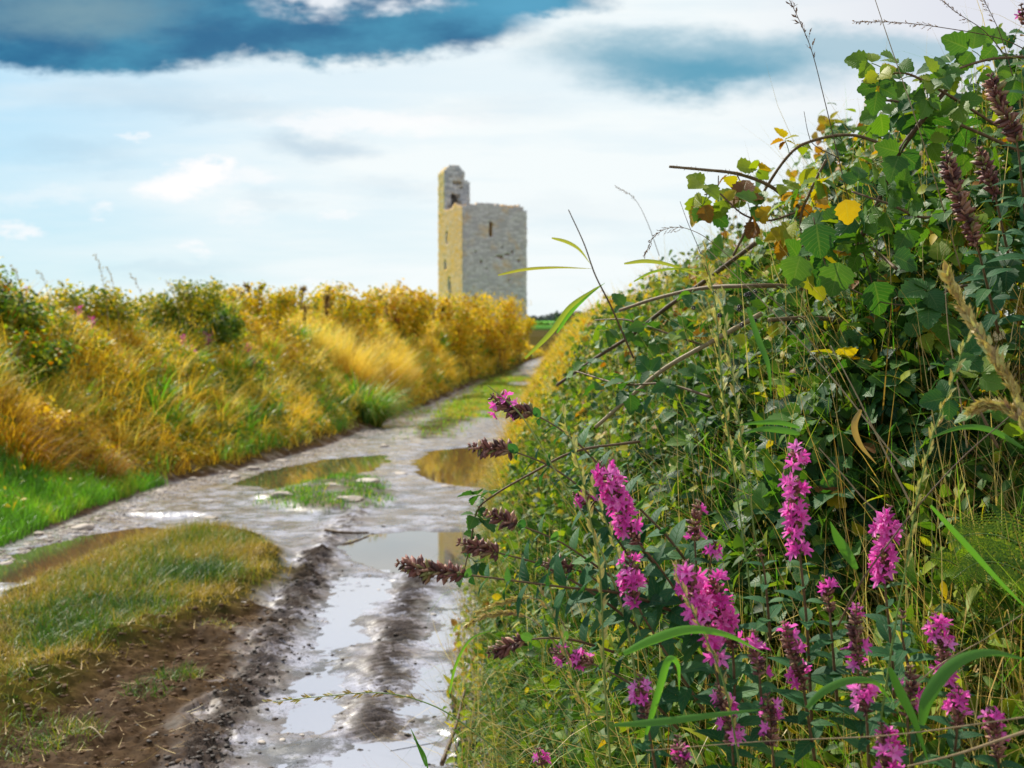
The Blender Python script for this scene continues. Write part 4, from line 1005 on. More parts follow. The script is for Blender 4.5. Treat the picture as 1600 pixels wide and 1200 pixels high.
# --- loosestrife
PETAL = (np.array([(0, 0, 0), (-.5, .45, .12), (0, .5, -.02), (.5, .45, .12), (-.28, .85, .0), (.22, .9, .06), (0, 1, -.1)], float),
         np.array([0, 2, 1, 0, 3, 2, 1, 2, 6, 4, 2, 3, 5, 6]), np.array([3, 3, 4, 4]), np.zeros((7, 3)))
CALYX = (np.array([(-.22, 0, 0), (0, 0, .22), (.22, 0, 0), (0, 0, -.22), (-.26, .75, 0), (0, .75, .26), (.26, .75, 0), (0, .75, -.26), (0, 1.25, .05)], float),
         np.array([0, 1, 5, 4, 1, 2, 6, 5, 2, 3, 7, 6, 3, 0, 4, 7, 4, 5, 8, 5, 6, 8, 6, 7, 8, 7, 4, 8]), np.array([4, 4, 4, 4, 3, 3, 3, 3]), np.zeros((9, 3)))
def loosestrife(label, pts, spike, bloom, width=1.0, leaves=True, n=60, gaps=0.0):
    """pts run from the spike tip to the root end; spike = share of the path bearing flowers; bloom = share of open flowers"""
    pp = spline(path(pts), n)
    seg = np.linalg.norm(np.diff(pp, axis=0), axis=1); cum = np.r_[0, np.cumsum(seg)]; tot = cum[-1]
    root = empty('loosestrife', pp[-1], label, 'wildflower', None)
    a = Acc(); tube(a, pp, np.interp(cum, [0, tot], [.0009, .0024]), 6, .38 + .1 * rng.random()); a.build('stem', M_STEM, root, smooth=True)
    ls = tot * spike; step = .0075; k = int(ls / step)
    cq, cM, ct, pq, pM, ptn = [], [], [], [], [], []
    for w in range(k):
        dd = w * step + .002; c = np.array([np.interp(dd, cum, pp[:, i]) for i in range(3)]); c2 = np.array([np.interp(dd + .01, cum, pp[:, i]) for i in range(3)])
        tn = norm(c - c2)
        if gaps and (math.sin(w * 1.1 + gaps * 9) > .75): continue
        taper = min(1, .35 + w / 5) * (1 - .25 * w / max(k, 1)); m = int(6 + 3 * taper)
        ref = norm(np.cross(tn, [.3, .5, .8])); ref2 = np.cross(tn, ref); ph = rng.random() * 6
        for j in range(m):
            th = ph + j * 2 * PI / m + rng.normal() * .2
            o_ = ref * math.cos(th) + ref2 * math.sin(th); d = norm(o_ + tn * (.55 + .35 * rng.normal()) + rng.standard_normal(3) * (.28 if bloom < .3 else .1))
            cl = (.0085 + .003 * rng.random()) * taper * (.85 + .15 * width) * (1.5 if bloom < .3 else 1)
            cq.append(c + o_ * .0012); cM.append((d, tn, cl)); ct.append(np.clip(.48 + .33 * rng.normal(), 0, 1))
            if w > 1 and rng.random() < bloom * (.54 if w < k * .8 else .25) * (1 if fbm(w * .9 + 31 * width + tot * 70, th * .5, 2.2, 2) > -.22 else .12):
                e = c + d * cl * (1.0 + .25 * rng.random())
                ax = norm(d + rng.standard_normal(3) * .25 + np.array([-.1, -.25, 0])); u1 = norm(np.cross(ax, [.2, .3, .9])); u2 = np.cross(ax, u1); r6 = rng.random() * 6; tb = np.clip(.55 + .22 * rng.normal(), 0, 1)
                for q6 in range(6):
                    t6 = r6 + q6 * PI / 3 + rng.normal() * .12; oo = u1 * math.cos(t6) + u2 * math.sin(t6)
                    pd = norm(oo + ax * (.55 + .35 * rng.random())); pq.append(e); pM.append((pd, ax + rng.standard_normal(3) * .3, (.0098 + .0036 * rng.random()) * width)); ptn.append(np.clip(tb + rng.normal() * .12, 0, 1))
    a = Acc(); D = np.array([x[0] for x in cM]); N = np.array([x[1] for x in cM]); S = np.array([x[2] for x in cM])
    a.inst(CALYX, frames(D, N, S * (.8 + .4 * rng.random(len(S))), S * (.62 if bloom < .3 else .8)), np.array(cq), np.array(ct)); sp = a.build('flower_spike', M_CAL, root)
    if pq:
        a = Acc(); D = np.array([x[0] for x in pM]); N = np.array([x[1] for x in pM]); S = np.array([x[2] for x in pM])
        a.inst(PETAL, frames(D, N, S, S * .40), np.array(pq), np.array(ptn)); a.build('petals', M_PET, sp)
    if leaves:
        a = Acc(); dd = ls + .006; sgn = 0
        Ds, Ns, Ss, Qs = [], [], [], []
        while dd < tot * .97:
            c = np.array([np.interp(dd, cum, pp[:, i]) for i in range(3)]); c2 = np.array([np.interp(dd + .01, cum, pp[:, i]) for i in range(3)]); tn = norm(c - c2)
            ref = norm(np.cross(tn, [.3, .5, .8])); ref2 = np.cross(tn, ref); th = sgn * PI / 2 + rng.normal() * .2
            for s_ in (0, PI):
                o_ = ref * math.cos(th + s_) + ref2 * math.sin(th + s_)
                Ds.append(norm(o_ + tn * (.35 + .4 * rng.random()))); Ns.append(norm(tn + [0, -.2, .5])); Ss.append((.026 + .026 * min(1, (dd - ls) / .12)) * (.7 + .5 * rng.random())); Qs.append(c)
            dd += .018 + .012 * rng.random(); sgn += 1
        if Qs:
            S = np.array(Ss); a.inst(LEAF_LA, frames(np.array(Ds), np.array(Ns), S, S * 1.35), np.array(Qs), np.clip(.35 + .15 * rng.standard_normal(len(S)), 0, 1)); a.build('foliage', M_BRA2, root, smooth=True)
    return root
M_BRA2 = leafmat('loosestrife_leaf', [(0, (.015, .07, .03)), (.4, (.04, .14, .055)), (.8, (.12, .24, .07)), (1, (.35, .30, .05))], trans=.35, rough=.6, veins=18, spec=.2, tmul=(1.2, 1.4, .4), nsc=80)
FL = [
 ('pink flower spike leaning left at the top of the flower patch', [(936, 722, 1.62), (960, 765, 1.62), (985, 830, 1.62), (1040, 900, 1.66), (1110, 1010, 1.72), (1180, 1130, 1.8)], .26, .95, 1.15),
 ('tall upright pink spike standing above all the other flowers', [(1245, 690, 1.60), (1240, 760, 1.60), (1250, 860, 1.60), (1262, 980, 1.62), (1270, 1130, 1.66)], .40, .85, 1.15, True, 60, .2),
 ('small reddish pink spike halfway between the two tallest spikes', [(1092, 782, 1.68), (1088, 810, 1.68), (1086, 845, 1.68), (1095, 960, 1.70), (1110, 1060, 1.74)], .24, .6, .95),
 ('bright pink spike just left of the widest flower head', [(985, 862, 1.60), (985, 900, 1.60), (996, 945, 1.60), (1040, 1020, 1.63), (1100, 1110, 1.68)], .30, .95, 1.1),
 ('widest and brightest pink flower head in the middle of the patch', [(1072, 876, 1.55), (1085, 930, 1.55), (1105, 985, 1.55), (1120, 1050, 1.56), (1140, 1190, 1.6)], .52, 1.0, 1.30),
 ('pink spike pressed against the right side of the widest head', [(1112, 890, 1.57), (1125, 950, 1.57), (1145, 1010, 1.58), (1150, 1150, 1.62)], .50, .9, 1.15),
 ('tiny pink cluster under the small reddish spike', [(1118, 846, 1.66), (1112, 868, 1.66), (1108, 930, 1.68), (1112, 1000, 1.7)], .18, .9, .9),
 ('violet pink flower head right of centre under a crossing straw stem', [(1392, 790, 1.62), (1385, 840, 1.62), (1383, 900, 1.62), (1395, 1020, 1.65), (1400, 1120, 1.7)], .33, .95, 1.20),
 ('pink spike between the violet head and the widest head, lower down', [(1340, 945, 1.56), (1338, 990, 1.56), (1342, 1045, 1.56), (1350, 1180, 1.6)], .40, .8, 1.1),
 ('loose pink spike over the long grass stalk left of that spike', [(1226, 972, 1.54), (1238, 1020, 1.54), (1255, 1070, 1.55), (1275, 1190, 1.6)], .48, .6, 1.05),
 ('tall violet pink spike close to the big arching blade at right', [(1462, 958, 1.52), (1470, 1010, 1.52), (1488, 1070, 1.53), (1500, 1180, 1.56)], .55, .85, 1.1),
 ('broad pink flower head under the tall violet spike', [(1425, 1040, 1.50), (1425, 1080, 1.50), (1420, 1125, 1.5), (1430, 1215, 1.53)], .48, 1.0, 1.2),
 ('small pink spike lying sideways at the left of the patch', [(858, 1018, 1.70), (890, 1028, 1.68), (930, 1040, 1.66), (1000, 1080, 1.66), (1060, 1140, 1.7)], .33, .85, .9),
 ('purple pink spike in the bottom right corner', [(1550, 1105, 1.45), (1555, 1140, 1.45), (1562, 1185, 1.45), (1570, 1260, 1.5)], .45, .9, 1.05),
 ('pink spike at the bottom edge under the broad flower head', [(1378, 1130, 1.44), (1385, 1165, 1.44), (1392, 1210, 1.44), (1395, 1280, 1.5)], .5, .9, 1.1),
 ('faded spike low in the patch below the widest head', [(1120, 1070, 1.52), (1135, 1110, 1.52), (1145, 1165, 1.52), (1150, 1260, 1.58)], .45, .5, .95),
 ('shaded purple spike right of the faded low spike', [(1200, 1085, 1.50), (1205, 1130, 1.50), (1210, 1190, 1.5), (1215, 1260, 1.55)], .4, .35, .9),
 ('few pink blooms at the bottom left of the patch beside the mud', [(840, 1170, 1.75), (846, 1195, 1.75), (855, 1230, 1.75), (880, 1290, 1.75)], .3, .7, .85),
 ('pink bud cluster left of the leaning pink spike', [(895, 772, 1.75), (912, 780, 1.75), (935, 800, 1.75), (990, 880, 1.78), (1050, 960, 1.8)], .16, .8, .85),
 ('little pink bloom between the tall upright spike and the green grass heads', [(1186, 858, 1.64), (1190, 872, 1.64), (1196, 900, 1.64), (1205, 1000, 1.66)], .14, .9, .85),
 ('small pink bloom on a dark stem right of centre', [(1412, 955, 1.56), (1410, 975, 1.56), (1412, 1000, 1.56), (1425, 1060, 1.58)], .22, .9, .8),
 ('reddish seed spike with pink tip highest of those pointing over the lane', [(768, 620, 1.85), (800, 638, 1.83), (840, 650, 1.82), (900, 690, 1.8), (975, 770, 1.8), (1060, 860, 1.8), (1120, 960, 1.85)], .16, .22, .95),
 ('brown seed spike pointing left, second from the top', [(733, 698, 1.80), (765, 702, 1.79), (800, 705, 1.78), (870, 735, 1.76), (950, 800, 1.75), (1030, 890, 1.78)], .20, 0, .95),
 ('dark red seed spike with one pink bloom pointing left, third from the top', [(758, 800, 1.76), (785, 812, 1.76), (815, 822, 1.75), (880, 850, 1.74), (960, 905, 1.74), (1040, 960, 1.76)], .19, .08, .95),
 ('dark seed spike with a drooping bloom just above the longest one', [(716, 848, 1.70), (745, 855, 1.70), (785, 866, 1.7), (850, 885, 1.7), (930, 930, 1.7), (1010, 990, 1.72)], .22, .05, 1.0),
 ('longest brown seed spike reaching farthest left over the lane', [(620, 880, 1.66), (660, 890, 1.65), (715, 897, 1.64), (780, 905, 1.63), (880, 918, 1.63), (980, 930, 1.65), (1060, 960, 1.7)], .24, 0, 1.0),
 ('drooping brown seed cluster lowest of those pointing left', [(762, 1022, 1.72), (790, 1012, 1.72), (830, 1000, 1.71), (890, 1000, 1.7), (960, 1020, 1.7)], .34, 0, .95),
 ('brown seed spike half hidden behind the longest one', [(850, 880, 1.82), (880, 886, 1.82), (920, 900, 1.82), (990, 950, 1.82)], .3, 0, .9),
 ('withered spike leaning before the leaves at upper right', [(1476, 238, 1.9), (1490, 290, 1.9), (1512, 350, 1.9), (1530, 400, 1.92), (1560, 520, 2.0)], .50, 0, 1.0),
 ('withered brown spike at the right edge near the top', [(1545, 118, 1.85), (1560, 165, 1.85), (1585, 215, 1.85), (1600, 330, 1.9), (1610, 430, 1.95)], .34, 0, 1.1),
 ('withered spike between the other two at upper right', [(1528, 232, 1.95), (1538, 262, 1.95), (1552, 300, 1.95), (1575, 400, 2.0)], .45, 0, .95),
 ('purple flower tip in the top right corner', [(1592, 8, 1.9), (1596, 28, 1.9), (1602, 60, 1.9), (1606, 160, 1.95)], .28, .8, .9),
]
FL += [
 ('pink spike with brown gaps between the violet head and the loose spike', [(1290, 900, 1.60), (1296, 940, 1.60), (1300, 985, 1.6), (1310, 1100, 1.64)], .32, .35, .9),
 ('short pink spike left of the broad flower head at lower right', [(1352, 1050, 1.46), (1352, 1085, 1.46), (1356, 1120, 1.46), (1360, 1200, 1.5)], .4, .7, 1.0),
 ('pink spike right of the broad flower head under the arching blade', [(1500, 1075, 1.46), (1500, 1105, 1.46), (1498, 1140, 1.46), (1490, 1230, 1.5)], .42, .8, 1.05),
 ('half faded spike below the small sideways spike', [(1000, 1055, 1.55), (1004, 1085, 1.55), (1012, 1130, 1.55), (1030, 1230, 1.58)], .4, .4, .9),
 ('dark magenta spike low between the widest head and the loose spike', [(1178, 985, 1.50), (1182, 1020, 1.50), (1188, 1060, 1.5), (1195, 1160, 1.54)], .4, .6, 1.0),
 ('small magenta spike at the bottom edge left of the copy of tall grasses', [(1060, 1150, 1.42), (1062, 1175, 1.42), (1068, 1210, 1.42), (1080, 1290, 1.45)], .4, .7, .9),
]
FL[-1] = ('small magenta spike at the bottom edge below the level green blade',) + FL[-1][1:]
for f in FL: loosestrife(*f)

# --- grasses with seed heads
def stalk(label, pts, r, head, hl=.4, st=.6, green=False, size=.011, name='grass_stalk', tint=.6):
    pp = spline(path(pts), 50); seg = np.linalg.norm(np.diff(pp, axis=0), axis=1); cum = np.r_[0, np.cumsum(seg)]; tot = cum[-1]
    root = empty(name, pp[-1], label, 'grass stalk')
    a = Acc(); tube(a, pp, np.interp(cum, [0, tot], [r * .45, r]), 6, st); a.build('stalk', M_GSTEM if green else M_STEM, root, smooth=True)
    a = Acc(); D, N, S, Q, Tn = [], [], [], [], []
    at_ = lambda dd: np.array([np.interp(dd, cum, pp[:, i]) for i in range(3)])
    L = tot * hl
    if head == 'rye':
        dd = 0.0; sg = 0
        while dd < L:
            c = at_(dd); tn = norm(at_(max(0, dd - .004)) - at_(dd + .004)); sd_ = norm(np.cross(tn, [0, 1, .1])) * (1 if sg % 2 else -1)
            for j in range(4):
                o_ = c + sd_ * .0012 + tn * j * size * .26; d = norm(tn + sd_ * (.62 - .10 * j) * (1 if j % 2 else .45) + rng.normal(size=3) * .08)
                Q.append(o_); D.append(d); N.append(norm(np.cross(d, tn) + rng.normal(size=3) * .2)); S.append(size * (.85 + .3 * rng.random()))
                Tn.append(np.clip(tint + .12 * rng.normal(), 0, 1))
            dd += size * (1.5 if green else 1.1) * (.85 + .3 * rng.random()); sg += 1
    elif head == 'panicle':
        dd = 0.0
        while dd < L:
            c = at_(dd); tn = norm(at_(max(0, dd - .004)) - at_(dd + .004)); fr = dd / L
            for j in range(2):
                sd_ = norm(np.cross(tn, rng.standard_normal(3))); bl = size * (.6 + 2.2 * fr * rng.random()); d = norm(tn + sd_ * .55)
                e = c + d * bl + [0, 0, -.25 * bl]
                tube(a, [c, (c + e) / 2 + [0, 0, bl * .1], e], .00035, 3, .4)
                for q_ in range(3):
                    Q.append(c + (e - c) * (.5 + .25 * q_)); D.append(norm(d + rng.normal(size=3) * .35)); N.append(rng.standard_normal(3)); S.append(size * (.45 + .4 * rng.random())); Tn.append(np.clip(tint + .12 * rng.normal(), 0, 1))
            dd += size * (.9 if fr < .5 else 1.5)
    elif head == 'plume':
        m = 260; dd = L * rng.random(m) ** .9
        for q_ in dd:
            c = at_(q_); tn = norm(at_(max(0, q_ - .004)) - at_(q_ + .004)); sd_ = norm(np.cross(tn, rng.standard_normal(3))); fr = q_ / L
            Q.append(c + sd_ * size * .25 * rng.random()); D.append(norm(tn + sd_ * .35)); N.append(rng.standard_normal(3)); S.append(size * (.6 + .5 * rng.random())); Tn.append(np.clip(tint + .12 * rng.normal(), 0, 1))
    if Q:
        S = np.array(S); a.inst(LEAF_LAL, frames(np.array(D), np.array(N), S, S * (.85 if head == 'rye' else 1.15)), np.array(Q), np.array(Tn)); a.build('seed_head', M_SEED, root)
    return root
stalk('tall thin dark grass stem with drooping seed head against the sky, top centre right', [(1232, 2, 2.3), (1250, 40, 2.3), (1268, 85, 2.3), (1290, 170, 2.3), (1322, 300, 2.3), (1350, 400, 2.35), (1385, 520, 2.4)], .0014, 'panicle', .18, .2, size=.011, tint=.1)
stalk('long bare straw stem crossing the top edge beside the drooping seed head', [(1358, -20, 2.1), (1385, 60, 2.1), (1430, 190, 2.1), (1465, 300, 2.15), (1500, 420, 2.2)], .0013, None, 0, .85)
stalk('tall pale green seed head, left one of the upright pair', [(1100, 395, 1.75), (1118, 480, 1.75), (1128, 600, 1.75), (1150, 760, 1.75), (1170, 900, 1.75), (1190, 1100, 1.75)], .0015, 'rye', .50, .6, True, .013, tint=.97)
stalk('tall pale green seed head, right one of the upright pair', [(1128, 470, 1.73), (1142, 570, 1.73), (1158, 680, 1.73), (1175, 800, 1.73), (1195, 960, 1.73), (1205, 1150, 1.75)], .0015, 'rye', .42, .7, True, .013, tint=.99)
stalk('couch grass head nodding left over the wet rut at the bottom', [(425, 1098, 1.9), (500, 1090, 1.88), (590, 1084, 1.86), (660, 1098, 1.84), (720, 1130, 1.82), (800, 1200, 1.8), (850, 1290, 1.8)], .0014, 'rye', .48, .6, True, .011, tint=.72)
stalk('golden couch grass head beside the sideways pink spike', [(848, 935, 1.62), (872, 985, 1.62), (895, 1060, 1.62), (918, 1130, 1.62), (940, 1240, 1.65)], .0014, 'rye', .62, .6, True, .011, tint=.74)
stalk('golden couch grass head rising in front of the widest flower head', [(1056, 895, 1.45), (1085, 960, 1.45), (1118, 1030, 1.45), (1140, 1100, 1.45), (1160, 1220, 1.48)], .0014, 'rye', .75, .6, True, .010, tint=.74)
stalk('yellow green seed head rising right of centre in front of the violet head', [(1508, 535, 1.5), (1480, 620, 1.5), (1455, 690, 1.5), (1432, 790, 1.5), (1418, 880, 1.5), (1400, 980, 1.5), (1375, 1150, 1.52)], .0014, 'rye', .58, .55, True, .012, tint=.93)
stalk('thick golden seed plume curving in at the right edge', [(1476, 425, 1.45), (1505, 480, 1.45), (1545, 545, 1.42), (1585, 610, 1.4), (1610, 690, 1.38)], .0014, 'plume', .95, .85, size=.016, tint=.72)
stalk('second golden plume pointing left below the thick one', [(1520, 640, 1.42), (1550, 632, 1.42), (1585, 645, 1.4), (1612, 680, 1.38)], .0012, 'plume', .8, .85, size=.014, tint=.72)
stalk('straw yellow seed head arching left from the verge', [(728, 978, 1.95), (765, 962, 1.93), (810, 960, 1.92), (850, 985, 1.9), (890, 1040, 1.9)], .0011, 'plume', .5, .85, size=.010, tint=.72)
stalk('paler straw seed head arching left just above it', [(745, 958, 1.98), (785, 942, 1.96), (830, 935, 1.95), (870, 960, 1.94), (900, 1020, 1.94)], .0010, 'plume', .45, .85, size=.009, tint=.78)
stalk('long pale green stalk curving from the top seed spike down the patch', [(762, 602, 1.7), (815, 650, 1.7), (870, 740, 1.68), (925, 830, 1.66), (975, 960, 1.65), (1000, 1100, 1.65)], .0018, 'rye', .0, .85, True, .01)
stalk('green rye head leaning right left of the pink spikes', [(882, 655, 1.62), (905, 730, 1.62), (922, 810, 1.62), (938, 900, 1.62), (945, 1060, 1.62), (955, 1200, 1.65)], .0016, 'rye', .72, .8, True, .014, tint=.98)
stalk('bright green stalk from the leaning spike down to the bottom', [(925, 760, 1.6), (960, 850, 1.6), (985, 940, 1.6), (1010, 1030, 1.6), (1040, 1180, 1.62)], .0014, 'rye', .3, .7, True, .011, tint=.95)
stalk('straight pale straw running diagonally through the middle of the hedge', [(1100, 385, 2.1), (1200, 480, 2.05), (1300, 590, 2.0), (1415, 735, 1.95)], .0015, None, 0, .95)
stalk('shorter straw crossing just right of the long diagonal straw', [(1298, 540, 1.95), (1340, 620, 1.93), (1385, 710, 1.92), (1425, 790, 1.9)], .0017, None, 0, .95)
stalk('straw stem slanting down from the tall upright flower spike', [(1280, 700, 1.75), (1320, 745, 1.75), (1360, 790, 1.75), (1420, 840, 1.75)], .0014, None, 0, .9)
stalk('curved stem with thin drooping brown panicle against white sky', [(1008, 398, 2.2), (1022, 370, 2.2), (1048, 356, 2.2), (1080, 360, 2.2), (1120, 385, 2.2), (1200, 460, 2.2), (1290, 560, 2.2)], .0010, 'panicle', .22, .6, size=.006, tint=.15)
stalk('bare brown stem lying almost flat at the top right', [(1335, 36, 2.2), (1400, 37, 2.2), (1470, 45, 2.2), (1560, 62, 2.2), (1620, 90, 2.2)], .0010, 'panicle', .45, .3, size=.006, tint=.3)
stalk('thin seed head leaning from the top edge at right', [(1460, -6, 2.2), (1490, 20, 2.2), (1535, 50, 2.2), (1570, 90, 2.2)], .0009, 'panicle', .5, .3, size=.006, tint=.2)
stalk('short upright seed head at the top right edge', [(1530, -5, 2.1), (1545, 22, 2.1), (1562, 60, 2.1), (1580, 120, 2.1)], .0010, 'panicle', .4, .3, size=.007, tint=.3)
stalk('slender reed stem leaning left between tower and hedge', [(888, 328, 3.0), (912, 380, 3.0), (930, 430, 3.0), (955, 480, 3.0), (990, 560, 3.0)], .0026, None, 0, .35)
stalk('thin red brown twig standing from the crest by the thorny arch', [(1255, 175, 2.5), (1262, 210, 2.5), (1272, 228, 2.5), (1310, 248, 2.5)], .0011, None, 0, .2)
stalk('brown stem crossing the violet flower head', [(1590, 640, 1.5), (1500, 720, 1.5), (1420, 810, 1.5), (1350, 905, 1.5), (1310, 980, 1.52)], .0014, None, 0, .3)
stalk('long straw lying nearly level across the bottom right', [(1010, 1175, 1.4), (1200, 1160, 1.4), (1400, 1150, 1.38), (1620, 1120, 1.38)], .0011, None, 0, .85)
stalk('orange straw rising to the right in the bottom corner', [(1420, 1200, 1.3), (1500, 1180, 1.3), (1560, 1160, 1.3), (1620, 1140, 1.3)], .0020, None, 0, .8)
stalk('pale thread of grass leaning right above the bottom right flowers', [(1600, 960, 1.5), (1540, 1000, 1.5), (1470, 1040, 1.5), (1400, 1100, 1.5)], .0010, None, 0, .9)
stalk('thin dark stem rising against the white sky beside the wilted leaves', [(1062, 315, 2.6), (1075, 350, 2.6), (1092, 390, 2.6), (1110, 440, 2.6)], .0010, None, 0, .3)
stalk('faint grass stem leaning against the sky left of the drooping panicle', [(962, 292, 4.2), (990, 310, 4.2), (1010, 345, 4.2), (1030, 400, 4.2)], .0012, 'panicle', .3, .5, size=.006, tint=.4)
stalk('upright straw stem in the shade at right of the hedge', [(1475, 430, 1.9), (1482, 520, 1.9), (1500, 620, 1.9), (1512, 700, 1.9)], .0013, None, 0, .85)
rs = np.random.default_rng(12)
for i, (u, v, Y, hgt) in enumerate(((150, 400, 12.5, 70), (95, 440, 12, 40), (168, 420, 13, 60), (60, 425, 11.5, 36), (205, 430, 14, 36), (262, 440, 15, 40), (345, 445, 17, 30), (20, 418, 11, 40))):
    stalk(('tallest wispy stem on the crest of the left bank', 'short feathery stem near the left end of the left bank crest', 'leaning wispy stem beside the tallest one', 'thin stem over the dark bramble at the left end', 'wispy stem right of the leaning pair on the left bank', 'lone thin stem before the yellow green shrub', 'short curved stem above the yellow green shrub', 'leftmost thin stem on the left bank crest')[i],
          [(u, v, Y), (u + 8, v + hgt * .3, Y), (u + 14 + rs.random() * 10, v + hgt, Y), (u + 20, v + hgt * 1.8, Y)], .003, 'panicle', .45, .7, size=.03, tint=.6)

# --- broad grass blades
def blade(label, pts, w, tint, mat=None, n=26):
    pp = spline(path(pts), n); tn = norm(np.gradient(pp, axis=0)); view = norm(pp - [0, 0, 1.9])
    sx = norm(np.cross(tn, view)); nn = np.cross(sx, tn)
    t = np.linspace(0, 1, n); ww = w * np.sin(PI * np.clip(.06 + .94 * t, 0, 1) ** .75)[:, None] * .5 + .0003
    V = np.stack([pp - sx * ww + nn * ww * .35, pp, pp + sx * ww + nn * ww * .35], 1)
    F = []
    for i in range(n - 1):
        b = i * 3; F += [b, b + 1, b + 4, b + 3, b + 1, b + 2, b + 5, b + 4]
    U = np.zeros((n, 3, 3)); U[:, 0, 0] = -1; U[:, 2, 0] = 1; U[:, :, 1] = t[:, None]
    a = Acc(); a.add(V.reshape(-1, 3), F, np.full(2 * (n - 1), 4), tint, U.reshape(-1, 3))
    return tag(a.build('broad_grass', mat or M_GRN, smooth=True), label, 'grass blade', kind='thing')
blade('long green blade arching over the widest flower head', [(975, 1022, 1.42), (1020, 1000, 1.42), (1075, 984, 1.42), (1135, 992, 1.42), (1195, 1022, 1.42)], .011, .60)
blade('thick dark green blade arching in from the right edge near the bottom', [(1442, 1135, 1.28), (1452, 1090, 1.28), (1490, 1040, 1.28), (1545, 1020, 1.28), (1620, 1035, 1.28)], .014, .42)
blade('pale blade folded over below the bottom pink spikes', [(1010, 1150, 1.38), (1030, 1080, 1.38), (1045, 1032, 1.38), (1060, 1040, 1.38), (1062, 1080, 1.38)], .008, .62)
blade('green blade bending right beneath the loose pink spike', [(1262, 1108, 1.40), (1290, 1080, 1.40), (1330, 1064, 1.4), (1370, 1068, 1.4), (1395, 1100, 1.4)], .009, .45)
blade('level green blade running across the bottom of the flower patch', [(960, 1135, 1.36), (1040, 1128, 1.36), (1120, 1118, 1.36), (1195, 1110, 1.36)], .008, .42)
blade('grey green blade standing slanted at the lower right', [(1392, 1045, 1.38), (1410, 1085, 1.38), (1432, 1130, 1.38), (1455, 1200, 1.38)], .010, .20)
blade('straight green blade slanting across the right edge', [(1455, 790, 1.5), (1510, 850, 1.5), (1560, 905, 1.5), (1620, 965, 1.5)], .007, .60)
blade('bright green blade crossing the upright seed heads', [(1168, 480, 2.0), (1185, 530, 1.98), (1200, 570, 1.96), (1205, 620, 1.96)], .009, .45)
blade('upper of two level green blades right of the upright seed heads', [(1250, 668, 1.72), (1220, 660, 1.72), (1185, 660, 1.72), (1150, 665, 1.72)], .007, .55)
blade('lower of two level green blades right of the upright seed heads', [(1250, 678, 1.70), (1225, 672, 1.70), (1190, 670, 1.70), (1160, 678, 1.70)], .009, .50)
blade('broad green blade tip standing in the right half of the flower patch', [(1340, 890, 1.58), (1322, 860, 1.58), (1308, 838, 1.58), (1298, 815, 1.58)], .013, .42)
blade('curled orange dead blade hanging in the dark middle of the hedge', [(1345, 640, 1.8), (1335, 665, 1.8), (1345, 695, 1.8), (1370, 725, 1.8)], .009, .35, M_STRAW)
blade('slender blade pointing left from the reed stem, upper one', [(862, 372, 3.0), (885, 378, 3.0), (905, 390, 3.0), (922, 412, 3.0)], .008, .86)
blade('long level blade pointing left from the reed stem', [(778, 430, 3.0), (820, 421, 3.0), (870, 418, 3.0), (924, 420, 3.0)], .007, .88)
blade('yellow green blade curving down left from the reed stem', [(820, 560, 3.0), (860, 520, 3.0), (890, 480, 3.0), (925, 455, 3.0), (940, 445, 3.0)], .012, .82)
blade('short green blade beside the lower reed blade', [(870, 520, 3.0), (890, 490, 3.0), (915, 465, 3.0), (945, 442, 3.0)], .009, .66)
blade('yellowish blade arching left from the hedge over white sky', [(975, 412, 2.6), (1010, 408, 2.6), (1050, 415, 2.6), (1110, 440, 2.6)], .008, .85)
blade('thin blade falling left under the yellowish one', [(990, 440, 2.6), (1020, 425, 2.6), (1060, 420, 2.6), (1110, 425, 2.6)], .005, .80)
blade('pale green blade lying across the straw at right', [(1600, 700, 1.7), (1550, 672, 1.7), (1500, 668, 1.7), (1440, 690, 1.7)], .008, .45)
blade('dark thin blade rising from the bottom of the wet rut', [(665, 1200, 2.0), (658, 1180, 2.0), (650, 1160, 2.0), (641, 1140, 2.0)], .004, .25)
blade('second thin blade beside it at the bottom of the rut', [(668, 1205, 2.0), (664, 1185, 2.0), (655, 1168, 2.0), (645, 1155, 2.0)], .003, .3)
blade('tall blade hanging over the lane from the verge', [(702, 1085, 2.0), (712, 1040, 2.0), (735, 1000, 2.0), (770, 985, 2.0)], .004, .7)

# --- bindweed leaves and wilted leaves at the skyline
def single_leaf(label, pos, d, nn, size, mat, tint, wide=1.3, name='leaf_on_shoot'):
    a = Acc(); a.inst(LEAF_BR, frames(norm(np.array([d], float)), norm(np.array([nn], float)), np.array([size]), np.array([size * wide])), P(*pos)[None], np.array([tint]))
    return a
def vine(label, pts, lv, r=.0012):
    pp = spline(path(pts), 20); root = empty('bindweed', pp[0], label, 'climbing plant')
    a = Acc(); tube(a, pp, r, 6, .3); a.build('stem', M_STEM, root)
    for (u, v, Y, d, nn, size, tint) in lv:
        a = single_leaf('', (u, v, Y), d, nn, size, M_BRA, tint); a.build('leaf', M_BRA, root, smooth=True)
    return root
vine('climber with olive and green leaves hanging at the left tip of the dead cane', [(1122, 275, 2.68), (1120, 295, 2.68), (1105, 310, 2.68), (1085, 325, 2.68)], [
 (1090, 305, 2.66, (.05, 0, -1), (-.2, -1, .2), .055, .80), (1112, 335, 2.68, (.9, 0, -.5), (0, -1, .4), .045, .35), (1128, 300, 2.7, (.1, 0, -1), (.3, -1, .1), .040, .86), (1095, 278, 2.7, (-.4, 0, -1), (.5, -1, .1), .025, .7)])
